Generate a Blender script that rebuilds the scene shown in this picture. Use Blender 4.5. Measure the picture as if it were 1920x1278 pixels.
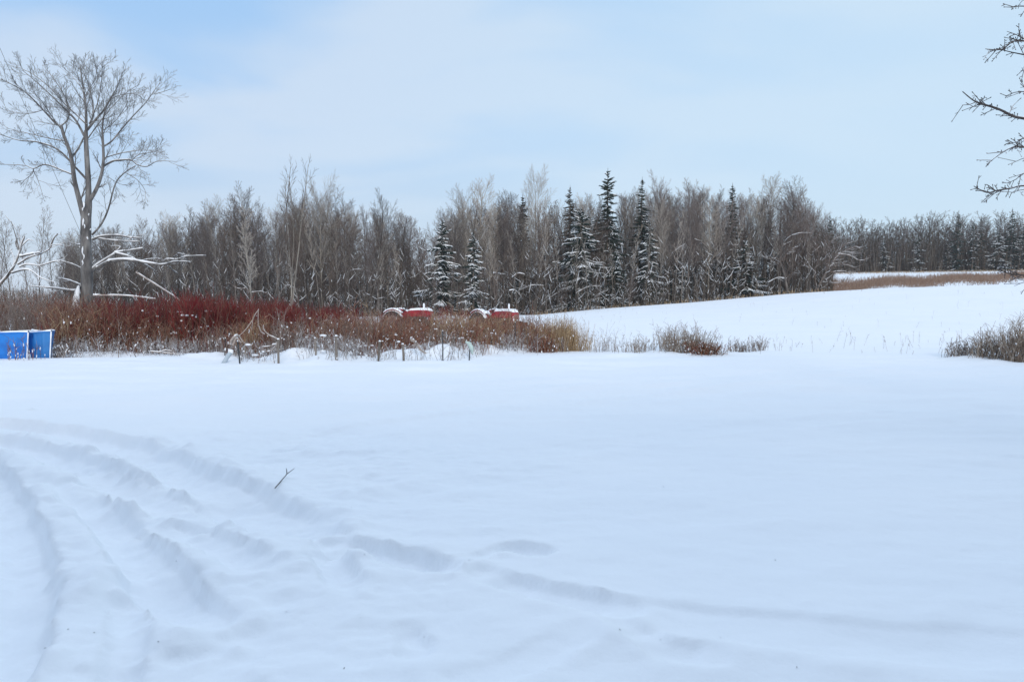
import bpy, bmesh, math, random
import numpy as np
from mathutils import Vector, Matrix
R = math.radians
scene = bpy.context.scene
for o in list(bpy.data.objects):
    bpy.data.objects.remove(o)

# ------------------------------------------------------------------ camera
CAM_H, F, HOR = 1.7, 1493.0, 560.0
PITCH = math.atan((639 - HOR) / F)
cam_d = bpy.data.cameras.new('camera')
cam = bpy.data.objects.new('camera', cam_d)
scene.collection.objects.link(cam)
cam.location = (0, 0, CAM_H)
cam.rotation_euler = (R(90) - PITCH, 0, 0)
cam_d.sensor_width = 36.0
cam_d.lens = 36.0 * F / 1920
cam_d.clip_start, cam_d.clip_end = 0.1, 5000
scene.camera = cam

# ------------------------------------------------------------------ sky
SUN_EL, SUN_AZ = R(18), R(172)          # azimuth clockwise from the view direction (+Y)
world = bpy.data.worlds.new('World')
scene.world = world
world.use_nodes = True
nt = world.node_tree
nt.nodes.clear()
def N(tree, t, **kw):
    n = tree.nodes.new(t)
    for k, v in kw.items():
        setattr(n, k, v)
    return n
out = N(nt, 'ShaderNodeOutputWorld')
bg = N(nt, 'ShaderNodeBackground')
bg.inputs['Strength'].default_value = 0.1
sky = N(nt, 'ShaderNodeTexSky', sky_type='NISHITA', sun_disc=False, sun_elevation=SUN_EL, sun_rotation=SUN_AZ)
tc = N(nt, 'ShaderNodeTexCoord')
sep = N(nt, 'ShaderNodeSeparateXYZ')
nt.links.new(tc.outputs['Generated'], sep.inputs[0])
ramp = N(nt, 'ShaderNodeValToRGB')
nt.links.new(sep.outputs['Z'], ramp.inputs[0])
cr = ramp.color_ramp
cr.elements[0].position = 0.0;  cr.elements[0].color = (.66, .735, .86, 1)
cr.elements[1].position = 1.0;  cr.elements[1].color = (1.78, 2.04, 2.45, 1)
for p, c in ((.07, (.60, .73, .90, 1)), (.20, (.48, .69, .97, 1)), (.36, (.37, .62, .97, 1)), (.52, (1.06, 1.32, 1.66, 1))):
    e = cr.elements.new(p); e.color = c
# thin cloud sheets: the direction is projected to a flat layer so they flatten towards the horizon
mz = N(nt, 'ShaderNodeMath', operation='MAXIMUM'); mz.inputs[1].default_value = 0.0
nt.links.new(sep.outputs['Z'], mz.inputs[0])
az = N(nt, 'ShaderNodeMath', operation='ADD'); az.inputs[1].default_value = 0.22
nt.links.new(mz.outputs[0], az.inputs[0])
dx = N(nt, 'ShaderNodeMath', operation='DIVIDE'); dy = N(nt, 'ShaderNodeMath', operation='DIVIDE')
nt.links.new(sep.outputs['X'], dx.inputs[0]); nt.links.new(az.outputs[0], dx.inputs[1])
nt.links.new(sep.outputs['Y'], dy.inputs[0]); nt.links.new(az.outputs[0], dy.inputs[1])
cmb = N(nt, 'ShaderNodeCombineXYZ')
nt.links.new(dx.outputs[0], cmb.inputs[0]); nt.links.new(dy.outputs[0], cmb.inputs[1])
mp = N(nt, 'ShaderNodeMapping')
mp.inputs['Scale'].default_value = (.95, 1.25, 1); mp.inputs['Rotation'].default_value = (0, 0, R(12)); mp.inputs['Location'].default_value = (2.3, 4.55, 0)
nt.links.new(cmb.outputs[0], mp.inputs[0])
nz = N(nt, 'ShaderNodeTexNoise'); nz.inputs['Scale'].default_value = 1.25; nz.inputs['Detail'].default_value = 4; nz.inputs['Roughness'].default_value = .45
nz.inputs['Distortion'].default_value = .35
nt.links.new(mp.outputs[0], nz.inputs['Vector'])
mr = N(nt, 'ShaderNodeMapRange', interpolation_type='SMOOTHSTEP')
mr.inputs['From Min'].default_value = .36; mr.inputs['From Max'].default_value = .58
nt.links.new(nz.outputs['Fac'], mr.inputs['Value'])
cmul = N(nt, 'ShaderNodeMath', operation='MULTIPLY'); cmul.inputs[1].default_value = .9
nt.links.new(mr.outputs[0], cmul.inputs[0])
mixc = N(nt, 'ShaderNodeMix', data_type='RGBA')
nt.links.new(cmul.outputs[0], mixc.inputs['Factor'])
nt.links.new(ramp.outputs[0], mixc.inputs['A']); mixc.inputs['B'].default_value = (.66, .785, .955, 1)
sc10 = N(nt, 'ShaderNodeVectorMath', operation='SCALE'); sc10.inputs['Scale'].default_value = 10.0
# the cloud veil is paler towards the right
dotn = N(nt, 'ShaderNodeVectorMath', operation='DOT_PRODUCT'); dotn.inputs[1].default_value = (.80, .59, .12)
nt.links.new(tc.outputs['Generated'], dotn.inputs[0])
gl = N(nt, 'ShaderNodeMapRange', interpolation_type='SMOOTHSTEP'); gl.inputs['From Min'].default_value = .25; gl.inputs['From Max'].default_value = 1.0; gl.inputs['To Max'].default_value = .85
nt.links.new(dotn.outputs['Value'], gl.inputs['Value'])
mixg = N(nt, 'ShaderNodeMix', data_type='RGBA'); nt.links.new(gl.outputs[0], mixg.inputs['Factor'])
nt.links.new(mixc.outputs['Result'], mixg.inputs['A']); mixg.inputs['B'].default_value = (.66, .85, 1.02, 1)
# darkening added to the unseen sky behind the viewer, to deepen rut shading
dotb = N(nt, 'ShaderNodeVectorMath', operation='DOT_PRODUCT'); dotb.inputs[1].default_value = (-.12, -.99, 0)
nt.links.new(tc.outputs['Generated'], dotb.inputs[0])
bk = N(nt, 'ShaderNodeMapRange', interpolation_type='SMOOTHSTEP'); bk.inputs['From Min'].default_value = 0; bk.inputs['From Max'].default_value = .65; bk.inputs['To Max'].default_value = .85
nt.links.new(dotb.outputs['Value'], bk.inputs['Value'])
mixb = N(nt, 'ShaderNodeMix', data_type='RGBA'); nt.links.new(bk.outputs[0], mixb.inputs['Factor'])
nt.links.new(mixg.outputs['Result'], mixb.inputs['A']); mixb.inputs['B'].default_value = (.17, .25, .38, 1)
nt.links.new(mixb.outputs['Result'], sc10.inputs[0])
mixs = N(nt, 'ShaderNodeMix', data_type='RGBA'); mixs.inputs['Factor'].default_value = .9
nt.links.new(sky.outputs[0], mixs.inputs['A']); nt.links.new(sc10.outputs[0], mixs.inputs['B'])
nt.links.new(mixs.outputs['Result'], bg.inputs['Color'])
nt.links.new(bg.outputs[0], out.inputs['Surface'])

# ------------------------------------------------------------------ veiled sun
sd = bpy.data.lights.new('sun', 'SUN'); sd.energy = 2.0; sd.angle = R(13); sd.color = (1.0, .92, .82)
so = bpy.data.objects.new('sun', sd); scene.collection.objects.link(so)
sdir = Vector((math.sin(SUN_AZ) * math.cos(SUN_EL), math.cos(SUN_AZ) * math.cos(SUN_EL), math.sin(SUN_EL)))
so.rotation_euler = (-sdir).to_track_quat('-Z', 'Y').to_euler()
so.location = (40, 20, 40)
scene.view_settings.view_transform = 'Standard'
scene.view_settings.look = 'None'
scene.view_settings.exposure = 0.0
scene.view_settings.gamma = 1.0

# ------------------------------------------------------------------ helpers
COL = scene.collection
def at(u, v, Y):
    """point seen at photograph pixel (u, v) at depth Y metres along the ground"""
    cx, cy = (u - 960) / F, (639 - v) / F
    d = Vector((cx, math.cos(PITCH) + cy * math.sin(PITCH), -math.sin(PITCH) + cy * math.cos(PITCH)))
    return Vector((0, 0, CAM_H)) + d * (Y / d.y)
def px(Y):
    return Y / F          # metres per photograph pixel at depth Y
def flat(u, v):
    cx, cy = (u - 960) / F, (639 - v) / F
    d = Vector((cx, math.cos(PITCH) + cy * math.sin(PITCH), -math.sin(PITCH) + cy * math.cos(PITCH)))
    t = -CAM_H / d.z
    return (d.x * t, d.y * t)

def tag(o, label=None, cat=None, group=None, kind=None):
    if label: o['label'] = label
    if cat: o['category'] = cat
    if group: o['group'] = group
    if kind: o['kind'] = kind
    return o
def empty(name, loc=(0, 0, 0), rz=0):
    o = bpy.data.objects.new(name, None); COL.objects.link(o)
    o.location = loc; o.rotation_euler = (0, 0, rz); o.empty_display_size = .3
    return o
def copy_tree(o, parent=None):
    c = o.copy(); COL.objects.link(c)
    if 'label' in c.keys(): del c['label']
    if parent is not None: c.parent = parent
    for ch in list(o.children): copy_tree(ch, c)
    return c
def drop(o):
    for ch in list(o.children): drop(ch)
    bpy.data.objects.remove(o)

class Tubes:
    """tapered tubes along polylines, collected and built as one mesh"""
    def __init__(s): s.g = {}
    def add(s, pts, radii, k=3, mat=0):
        g = s.g.setdefault(k, ([], [], [], []))
        n = len(pts)
        for i in range(n):
            a = pts[i - 1] if i else pts[i]
            b = pts[i + 1] if i < n - 1 else pts[i]
            g[0].append(tuple(pts[i])); g[1].append((b[0] - a[0], b[1] - a[1], b[2] - a[2]))
            g[2].append(radii[i]); g[3].append(mat if i < n - 1 else -1)
    def blob(s, p, r, sx=1.0, sz=.7, mat=0):
        """small snow clod: a short fat tapered tube"""
        p = Vector(p)
        s.add([p + Vector((-r * sx, 0, 0)), p + Vector((-.6 * r * sx, 0, .15 * r)), p + Vector((.5 * r * sx, 0, .15 * r)), p + Vector((r * sx, 0, 0))], [r * .1, r * sz, r * sz * .9, r * .1], 5, mat)
    def build(s, name, mats, parent=None):
        V, Q, M, base = [], [], [], 0
        for k, (P, T, Rr, fl) in s.g.items():
            P = np.array(P, float); T = np.array(T, float); Rr = np.array(Rr, float); fl = np.array(fl)
            T /= np.maximum(np.linalg.norm(T, axis=1, keepdims=True), 1e-9)
            ref = np.array([.131, .963, .235]); ref /= np.linalg.norm(ref)
            a = np.cross(T, ref); a /= np.maximum(np.linalg.norm(a, axis=1, keepdims=True), 1e-6)
            b = np.cross(T, a)
            th = np.arange(k) * 2 * np.pi / k
            ring = P[:, None, :] + Rr[:, None, None] * (np.cos(th)[None, :, None] * a[:, None, :] + np.sin(th)[None, :, None] * b[:, None, :])
            V.append(ring.reshape(-1, 3))
            idx = np.nonzero(fl >= 0)[0]
            j = np.arange(k); j2 = (j + 1) % k
            q = np.stack([idx[:, None] * k + j, idx[:, None] * k + j2, (idx[:, None] + 1) * k + j2, (idx[:, None] + 1) * k + j], -1)
            Q.append(q.reshape(-1, 4) + base); M.append(np.repeat(fl[idx], k))
            base += len(P) * k
        if not V:
            V, Q, M = [np.zeros((0, 3))], [np.zeros((0, 4), int)], [np.zeros(0, int)]
        return raw_mesh(name, np.concatenate(V), np.concatenate(Q), mats, np.concatenate(M), parent)

def raw_mesh(name, V, Q, mats, mi=None, parent=None, smooth=True):
    me = bpy.data.meshes.new(name)
    nq = len(Q); kk = Q.shape[1]
    me.vertices.add(len(V)); me.vertices.foreach_set('co', np.ascontiguousarray(V, dtype=np.float32).ravel())
    me.loops.add(nq * kk); me.loops.foreach_set('vertex_index', np.ascontiguousarray(Q, dtype=np.int32).ravel())
    me.polygons.add(nq); me.polygons.foreach_set('loop_start', np.arange(0, nq * kk, kk, dtype=np.int32))
    if mi is not None: me.polygons.foreach_set('material_index', np.ascontiguousarray(mi, dtype=np.int32))
    me.polygons.foreach_set('use_smooth', np.full(nq, smooth, dtype=bool))
    me.update(calc_edges=True)
    for m in (mats if isinstance(mats, (list, tuple)) else [mats]): me.materials.append(m)
    o = bpy.data.objects.new(name, me); COL.objects.link(o)
    if parent is not None: o.parent = parent
    return o

class MB:
    """boxes, lathes and extruded outlines collected into one mesh"""
    def __init__(s): s.bm = bmesh.new()
    def _add(s, vs, fs, M=None):
        bv = [s.bm.verts.new((M @ Vector(v)) if M else v) for v in vs]
        for f in fs:
            try: s.bm.faces.new([bv[i] for i in f])
            except ValueError: pass
    def box(s, c, size, M=None):
        x, y, z = [d / 2 for d in size]
        vs = [(c[0] + i * x, c[1] + j * y, c[2] + k * z) for i in (-1, 1) for j in (-1, 1) for k in (-1, 1)]
        s._add(vs, [(0, 1, 3, 2), (4, 6, 7, 5), (0, 4, 5, 1), (2, 3, 7, 6), (0, 2, 6, 4), (1, 5, 7, 3)], M)
    def prism(s, outline, y0, y1, M=None):
        n = len(outline)
        vs = [(x, y0, z) for x, z in outline] + [(x, y1, z) for x, z in outline]
        s._add(vs, [tuple(range(n)), tuple(range(2 * n - 1, n - 1, -1))] + [(i, i + n, (i + 1) % n + n, (i + 1) % n) for i in range(n)], M)
    def lathe(s, prof, n=24, M=None, a0=0, a1=2 * math.pi):
        """prof: list of (radius, offset along y); turned about the y axis"""
        full = abs(a1 - a0 - 2 * math.pi) < 1e-6
        m = n if full else n + 1
        vs = []
        for i in range(m):
            a = a0 + (a1 - a0) * i / n
            for r, y in prof: vs.append((r * math.cos(a), y, r * math.sin(a)))
        k = len(prof); fs = []
        for i in range(n):
            i2 = (i + 1) % m
            for j in range(k - 1): fs.append((i * k + j, i * k + j + 1, i2 * k + j + 1, i2 * k + j))
        s._add(vs, fs, M)
    def build(s, name, mat, parent=None, bevel=0, smooth=True):
        bmesh.ops.recalc_face_normals(s.bm, faces=s.bm.faces)
        me = bpy.data.meshes.new(name); s.bm.to_mesh(me); s.bm.free()
        me.materials.append(mat)
        for p in me.polygons: p.use_smooth = smooth
        o = bpy.data.objects.new(name, me); COL.objects.link(o)
        if parent is not None: o.parent = parent
        if bevel:
            b = o.modifiers.new('bevel', 'BEVEL'); b.width = bevel; b.segments = 3; b.limit_method = 'ANGLE'
        if smooth:
            me.set_sharp_from_angle(angle=R(40))
        return o

# ------------------------------------------------------------------ value noise
_rs = np.random.RandomState(7)
_tab = _rs.rand(256, 256)
def vnoise(x, y):
    x = np.asarray(x, float); y = np.asarray(y, float)
    xi = np.floor(x).astype(int); yi = np.floor(y).astype(int)
    fx = x - xi; fy = y - yi
    fx = fx * fx * fx * (fx * (fx * 6 - 15) + 10); fy = fy * fy * fy * (fy * (fy * 6 - 15) + 10)
    g = lambda i, j: _tab[i & 255, j & 255]
    return ((g(xi, yi) * (1 - fx) + g(xi + 1, yi) * fx) * (1 - fy) + (g(xi, yi + 1) * (1 - fx) + g(xi + 1, yi + 1) * fx) * fy) * 2 - 1
def fbm(x, y, o=4):
    t, a = 0, 1.0
    for i in range(o):
        t = t + a * vnoise(x * 2 ** i + 17.3 * i, y * 2 ** i + 5.1 * i); a *= .5
    return t
def sstep(a, b, x):
    t = np.clip((x - a) / (b - a), 0, 1); return t * t * (3 - 2 * t)

# ------------------------------------------------------------------ terrain height
RUTS = [  # photograph pixels on the ground, half width, depth, rim height
    ([(-260, 786), (-20, 793), (110, 806), (220, 834), (320, 872), (410, 915), (490, 962), (560, 990)], .26, .15, .05),
    ([(-260, 815), (-20, 822), (70, 846), (160, 876), (240, 908), (330, 945), (400, 975)], .20, .12, .04),
    ([(130, 905), (200, 962), (255, 1030), (310, 1095), (385, 1160)], .15, .13, .035),
    ([(205, 950), (290, 980), (360, 1000), (430, 1030), (480, 1062)], .13, .09, .04),
    ([(-60, 860), (5, 930), (30, 1000), (36, 1070), (22, 1150), (-5, 1240), (-40, 1320)], .17, .15, .04),
    ([(625, 1022), (700, 1034), (770, 1052), (825, 1068)], .12, .11, .03),
    ([(600, 1035), (628, 1066), (650, 1092)], .10, .085, .02),
    ([(910, 1078), (1010, 1106), (1080, 1120), (1165, 1140)], .125, .095, .02),
    ([(965, 1024), (1005, 1031)], .10, .075, .012),
    ([(1190, 1150), (1400, 1172), (1650, 1195), (2000, 1215)], .20, .042, .02),
    ([(760, 1175), (782, 1206), (770, 1235)], .07, .05, .015),
    ([(232, 1090), (246, 1170), (225, 1260), (200, 1330)], .09, .055, .02),
    ([(560, 985), (620, 1012)], .14, .06, .02),
    ([(880, 1275), (1010, 1230), (1080, 1190)], .10, .025, .02),
    ([(1180, 1180), (1240, 1215), (1330, 1230)], .09, .04, .015),
    ([(840, 1060), (930, 1028), (985, 1022)], .055, .022, .01),
    ([(420, 850), (800, 790), (1300, 735), (1900, 700)], .30, .03, .02), ([(520, 800), (900, 757), (1400, 715), (1900, 684)], .30, .03, .02),
    ([(640, 905), (1000, 850), (1400, 800), (1900, 765)], .24, .014, .012), ([(700, 735), (1100, 716), (1500, 694)], .4, .03, .03), ([(-40, 735), (300, 728), (560, 716)], .4, .03, .03),
    ([(390, 1215), (330, 1230), (300, 1225)], .06, .03, .02),
]
CX = [-60, -30, -10, 3, 12, 22, 34, 46, 60, 90, 160]
CZ = [-.7, -.5, -.4, -.25, .55, 1.25, 2.35, 3.0, 3.45, 4.0, 5.0]
EU = [-200, 0, 100, 200, 300, 420, 450, 550, 700, 760, 830, 890, 960, 1050, 1120]
EY = [22.2, 22.4, 23.0, 23.4, 23.5, 22.2, 21.0, 20.4, 20.9, 21.3, 21.9, 22.5, 24.6, 25.4, 25.6]
def edge(u): return float(np.interp(u, EU, EY))
def hfun(x, y):
    x = np.asarray(x, float); y = np.asarray(y, float)
    c = np.interp(x, CX, CZ)
    t = np.clip((y - 15) / 80.0, 0, 1.0)
    z = c * (t * t * (1.6 - .6 * t))
    # behind the crest: a dip, then the ground climbs to the far wood
    b = np.clip(y - 95, 0, 700)
    right = sstep(28, 52, x - (y - 95) * .10)
    up = right * (-.75 * sstep(0, 14, b) + .054 * np.clip(b - 14, 0, 110) + .03 * np.clip(b - 124, 0, 400))
    left = (1 - right) * (-.5 * sstep(0, 20, b) + .006 * np.clip(b - 25, 0, 400))
    z = z + up + left
    far = sstep(14, 40, y)
    z = z + .05 * far * fbm(x * .12, y * .12, 3) + .016 * vnoise(x * .7 + 9, y * .7)
    # lumpy snow bank in front of the thicket
    s = x / np.maximum(y, 1)
    u = 960 + F * s
    m = sstep(400, 520, u) * (1 - sstep(880, 1060, u)) * sstep(-.3, 1.6, y - np.interp(u, EU, EY) + .7 * vnoise(x * .8, 3.3)) * (1 - sstep(26, 31, y))
    z = z + m * np.maximum(.15 + .17 * fbm(x * 1.0, y * .8, 3), 0)
    m2 = sstep(1080, 1200, u) * (1 - sstep(1400, 1520, u)) * sstep(22.5, 24.5, y) * (1 - sstep(26, 30, y))
    z = z + m2 * (.02 + .05 * fbm(x * 1.3 + 4, y * 1.3, 3))
    m3 = sstep(95, 150, u) * (1 - sstep(400, 470, u)) * sstep(-.2, .8, y - np.interp(u, EU, EY) + .4 * vnoise(x * 1.3, 8.1)) * (1 - sstep(26, 30, y))
    z = z + m3 * (.05 + .07 * fbm(x * 1.3 + 14, y * 1.3, 3))
    m4 = sstep(1730, 1800, u) * sstep(20.5, 22, y) * (1 - sstep(25, 29, y))
    z = z + m4 * (.02 + .05 * fbm(x * 1.3 + 24, y * 1.3, 3))
    return z
def ruts(x, y):
    z = np.zeros_like(x)
    jx = .036 * fbm(x * 3.4, y * 3.4, 3)
    for poly, w, dep, rim in RUTS:
        pts = [flat(*p) for p in poly]
        # densify as a smooth curve
        dmin = np.full(x.shape, 1e9); fr = np.zeros(x.shape)
        L = len(pts) - 1
        for i in range(L):
            (ax, ay), (bx, by) = pts[i], pts[i + 1]
            ex, ey = bx - ax, by - ay
            t = np.clip(((x - ax) * ex + (y - ay) * ey) / (ex * ex + ey * ey), 0, 1)
            d = np.hypot(x - ax - t * ex, y - ay - t * ey)
            m = d < dmin
            dmin = np.where(m, d, dmin); fr = np.where(m, (i + t) / L, fr)
        w = w * 1.22; d = dmin + jx * (.4 + 1.6 * w) * np.clip(dmin / w, 0, 1.2)
        dep = dep * (1.08 if dep > .1 and L > 1 else .9); rim = rim * .6
        wall = (.72 * sstep(w * 1.06, w * .74, d) + .28 * sstep(w * .9, 0, d)) * (.35 + .65 * sstep(0, .12, fr) * sstep(1, .8, fr) if L > 1 else 1)
        rough = 1 + .12 * vnoise(x * 2.4 + 3, y * 2.4)
        z = z - dep * wall * rough * (1 - np.clip(-z / .16, 0, 1) * .8)
        rr = np.exp(-((d - w * 1.35) / (.35 * w + .03)) ** 2)
        z = z + rim * rr * (.55 + .9 * vnoise(x * 6.1 + 40, y * 6.1) ** 2 + .5 * vnoise(x * 2.3, y * 2.3 + 8))
    return z
def gz(x, y):
    return float(hfun(np.array([x]), np.array([y]))[0])
def on(u, Y):
    x = (u - 960) / F * Y / 1.0
    return Vector((x, Y, gz(x, Y)))

# ------------------------------------------------------------------ materials
def newmat(name):
    m = bpy.data.materials.new(name); m.use_nodes = True
    return m, m.node_tree, m.node_tree.nodes['Principled BSDF']
def snow_mat(name, bump=.25, scale=14, col=(.90, .93, .965)):
    m, t, p = newmat(name)
    n = N(t, 'ShaderNodeTexNoise'); n.inputs['Scale'].default_value = .35; n.inputs['Detail'].default_value = 4
    geo = N(t, 'ShaderNodeNewGeometry'); t.links.new(geo.outputs['Position'], n.inputs['Vector'])
    r = N(t, 'ShaderNodeValToRGB'); r.color_ramp.elements[0].color = (col[0] * .97, col[1] * .98, col[2] * .99, 1); r.color_ramp.elements[1].color = (*col, 1)
    r.color_ramp.elements[0].position = .35; r.color_ramp.elements[1].position = .65
    t.links.new(n.outputs['Fac'], r.inputs[0]); t.links.new(r.outputs[0], p.inputs['Base Color'])
    p.inputs['Roughness'].default_value = .75
    p.inputs['Specular IOR Level'].default_value = .25
    n2 = N(t, 'ShaderNodeTexNoise'); n2.inputs['Scale'].default_value = scale; n2.inputs['Detail'].default_value = 6; n2.inputs['Roughness'].default_value = .6
    t.links.new(geo.outputs['Position'], n2.inputs['Vector'])
    b = N(t, 'ShaderNodeBump'); b.inputs['Strength'].default_value = bump; b.inputs['Distance'].default_value = .02
    t.links.new(n2.outputs['Fac'], b.inputs['Height']); t.links.new(b.outputs[0], p.inputs['Normal'])
    return m
def stem_mat(name, cols, rough=.85, vary=0.0):
    """each stem of a plant takes its own colour from the range"""
    m, t, p = newmat(name)
    geo = N(t, 'ShaderNodeNewGeometry'); r = N(t, 'ShaderNodeValToRGB')
    e = r.color_ramp.elements
    e[0].color = (*cols[0], 1); e[1].color = (*cols[-1], 1)
    for i, c in enumerate(cols[1:-1]):
        x = e.new((i + 1) / (len(cols) - 1)); x.color = (*c, 1)
    t.links.new(geo.outputs['Random Per Island'], r.inputs[0])
    # every plant as a whole is a little paler or darker than the next
    oi = N(t, 'ShaderNodeObjectInfo'); mrn = N(t, 'ShaderNodeMapRange'); mrn.inputs['To Min'].default_value = 1 - vary; mrn.inputs['To Max'].default_value = 1 + vary
    t.links.new(oi.outputs['Random'], mrn.inputs['Value'])
    vm = N(t, 'ShaderNodeVectorMath', operation='SCALE'); t.links.new(r.outputs[0], vm.inputs[0]); t.links.new(mrn.outputs[0], vm.inputs['Scale']); t.links.new(vm.outputs[0], p.inputs['Base Color'])
    p.inputs['Roughness'].default_value = rough; p.inputs['Specular IOR Level'].default_value = .2
    return m
def bark_mat(name, c0, c1, snow=.0, lo=.25, hi=.75, scale=3.0):
    """bark mottled by noise; snow lies on the faces that look up, in patches"""
    m, t, p = newmat(name)
    geo = N(t, 'ShaderNodeNewGeometry')
    n = N(t, 'ShaderNodeTexNoise'); n.inputs['Scale'].default_value = scale; n.inputs['Detail'].default_value = 5
    mp_ = N(t, 'ShaderNodeMapping'); mp_.inputs['Scale'].default_value = (1, 1, .35)
    t.links.new(geo.outputs['Position'], mp_.inputs[0]); t.links.new(mp_.outputs[0], n.inputs['Vector'])
    r = N(t, 'ShaderNodeValToRGB'); r.color_ramp.elements[0].color = (*c0, 1); r.color_ramp.elements[1].color = (*c1, 1)
    r.color_ramp.elements[0].position = .35; r.color_ramp.elements[1].position = .68
    t.links.new(n.outputs['Fac'], r.inputs[0])
    p.inputs['Roughness'].default_value = .9; p.inputs['Specular IOR Level'].default_value = .15
    if snow:
        s = N(t, 'ShaderNodeSeparateXYZ'); t.links.new(geo.outputs['Normal'], s.inputs[0])
        a = N(t, 'ShaderNodeMapRange', interpolation_type='SMOOTHSTEP'); a.inputs['From Min'].default_value = lo; a.inputs['From Max'].default_value = hi
        t.links.new(s.outputs['Z'], a.inputs['Value'])
        n2 = N(t, 'ShaderNodeTexNoise'); n2.inputs['Scale'].default_value = 1.3; n2.inputs['Detail'].default_value = 3
        t.links.new(geo.outputs['Position'], n2.inputs['Vector'])
        b = N(t, 'ShaderNodeMapRange', interpolation_type='SMOOTHSTEP'); b.inputs['From Min'].default_value = .62 - snow * .35; b.inputs['From Max'].default_value = .72 - snow * .35
        t.links.new(n2.outputs['Fac'], b.inputs['Value'])
        mu = N(t, 'ShaderNodeMath', operation='MULTIPLY'); t.links.new(a.outputs[0], mu.inputs[0]); t.links.new(b.outputs[0], mu.inputs[1])
        mx = N(t, 'ShaderNodeMix', data_type='RGBA'); t.links.new(mu.outputs[0], mx.inputs['Factor'])
        t.links.new(r.outputs[0], mx.inputs['A']); mx.inputs['B'].default_value = (.88, .91, .95, 1)
        t.links.new(mx.outputs['Result'], p.inputs['Base Color'])
    else:
        t.links.new(r.outputs[0], p.inputs['Base Color'])
    return m
def paint_mat(name, c, c2=None, rough=.5, scale=6, metal=0):
    m, t, p = newmat(name)
    n = N(t, 'ShaderNodeTexNoise'); n.inputs['Scale'].default_value = scale; n.inputs['Detail'].default_value = 5
    tcn = N(t, 'ShaderNodeTexCoord'); t.links.new(tcn.outputs['Object'], n.inputs['Vector'])
    r = N(t, 'ShaderNodeValToRGB'); c2 = c2 or tuple(v * .7 for v in c)
    r.color_ramp.elements[0].color = (*c2, 1); r.color_ramp.elements[1].color = (*c, 1)
    r.color_ramp.elements[0].position = .32; r.color_ramp.elements[1].position = .55
    t.links.new(n.outputs['Fac'], r.inputs[0]); t.links.new(r.outputs[0], p.inputs['Base Color'])
    p.inputs['Roughness'].default_value = rough; p.inputs['Metallic'].default_value = metal
    return m
M_ground = snow_mat('snow_cover', .34, 13)
M_snow = snow_mat('settled_snow', .3, 30, (.91, .935, .965))
M_bark_big = bark_mat('grey_bark', (.085, .082, .085), (.26, .255, .25), .75, .3, .75, 5)
M_twig_big = bark_mat('grey_twigs', (.06, .05, .05), (.12, .105, .10), .35)
M_wood_bark = bark_mat('wood_bark', (.06, .052, .048), (.20, .175, .155), .35)
M_pale_bark = bark_mat('pale_bark', (.17, .155, .135), (.34, .31, .27), .35)
M_pole_bark = bark_mat('light_pole_bark', (.09, .08, .072), (.24, .215, .195), .3)
M_twig_brown = stem_mat('brown_twigs', [(.055, .042, .037), (.13, .10, .084), (.20, .162, .14), (.10, .076, .066)], vary=.42)
M_twig_pale = stem_mat('pale_twigs', [(.28, .25, .22), (.42, .38, .33), (.34, .30, .27)], vary=.42)
M_twig_mauve = stem_mat('mauve_twigs', [(.09, .073, .068), (.165, .138, .127), (.25, .216, .20)], vary=.42)
M_under = stem_mat('undergrowth_stems', [(.025, .02, .018), (.07, .055, .045), (.13, .105, .08), (.22, .19, .16), (.05, .038, .034), (.10, .078, .062)])
M_needle = stem_mat('spruce_needles', [(.012, .022, .020), (.022, .036, .030), (.035, .048, .036)])
M_needle_b = stem_mat('brownish_needles', [(.022, .024, .02), (.04, .038, .03), (.055, .05, .038)])
M_red = stem_mat('red_stems', [(.05, .008, .01), (.13, .012, .016), (.22, .018, .024), (.09, .014, .015), (.13, .065, .045), (.25, .022, .028), (.20, .12, .085), (.10, .05, .035)], .6)
M_weed = stem_mat('dead_weed_stems', [(.05, .032, .026), (.12, .07, .05), (.22, .125, .08), (.32, .175, .105), (.44, .29, .20), (.27, .095, .055), (.20, .03, .03), (.15, .10, .075), (.40, .30, .24)])
M_weed_grey = stem_mat('grey_weed_stems', [(.14, .115, .105), (.26, .21, .19), (.42, .36, .32), (.20, .15, .13)])
M_tan = stem_mat('tan_grass', [(.30, .195, .11), (.48, .34, .20), (.58, .45, .29), (.22, .14, .085)])
M_straw = stem_mat('straw_stems', [(.13, .095, .075), (.26, .19, .14), (.42, .33, .25), (.18, .13, .105), (.52, .45, .37), (.30, .24, .20)])
M_frost = stem_mat('frosted_stems', [(.30, .26, .24), (.62, .62, .64), (.78, .80, .84), (.18, .15, .13), (.50, .48, .48)])
M_rust = stem_mat('rusty_grass', [(.17, .11, .08), (.25, .165, .12), (.34, .25, .19), (.22, .13, .09)])

# ------------------------------------------------------------------ ground
def axis(segs):
    a = []
    for lo, hi, st0, st1 in segs:
        x, n = lo, 0
        while x < hi - 1e-6:
            a.append(x); f = (x - lo) / (hi - lo); x += st0 + (st1 - st0) * f
    a.append(segs[-1][1]); return np.array(a)
ys = axis([(-60, 2.6, 8, .3), (2.6, 9, .026, .03), (9, 14.0, .03, .12), (14, 32, .12, .16), (32, 120, .3, 2), (120, 900, 2.5, 45)])
xr = axis([(0, 4.4, .03, .03), (4.4, 12, .03, .25), (12, 70, .25, 1.5), (70, 900, 2, 60)])
xl = axis([(0, 6.4, .03, .03), (6.4, 16, .03, .2), (16, 70, .2, 1.5), (70, 900, 2, 60)])
xs = np.concatenate([-xl[:0:-1], xr])
GX, GY = np.meshgrid(xs, ys)
GZ = hfun(GX, GY)
near = (GY > 1.5) & (GY < 24) & (GX > -17) & (GX < 17)
gx, gy = GX[near], GY[near]
GZ[near] += ruts(gx, gy) * sstep(24, 20, gy)
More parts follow.
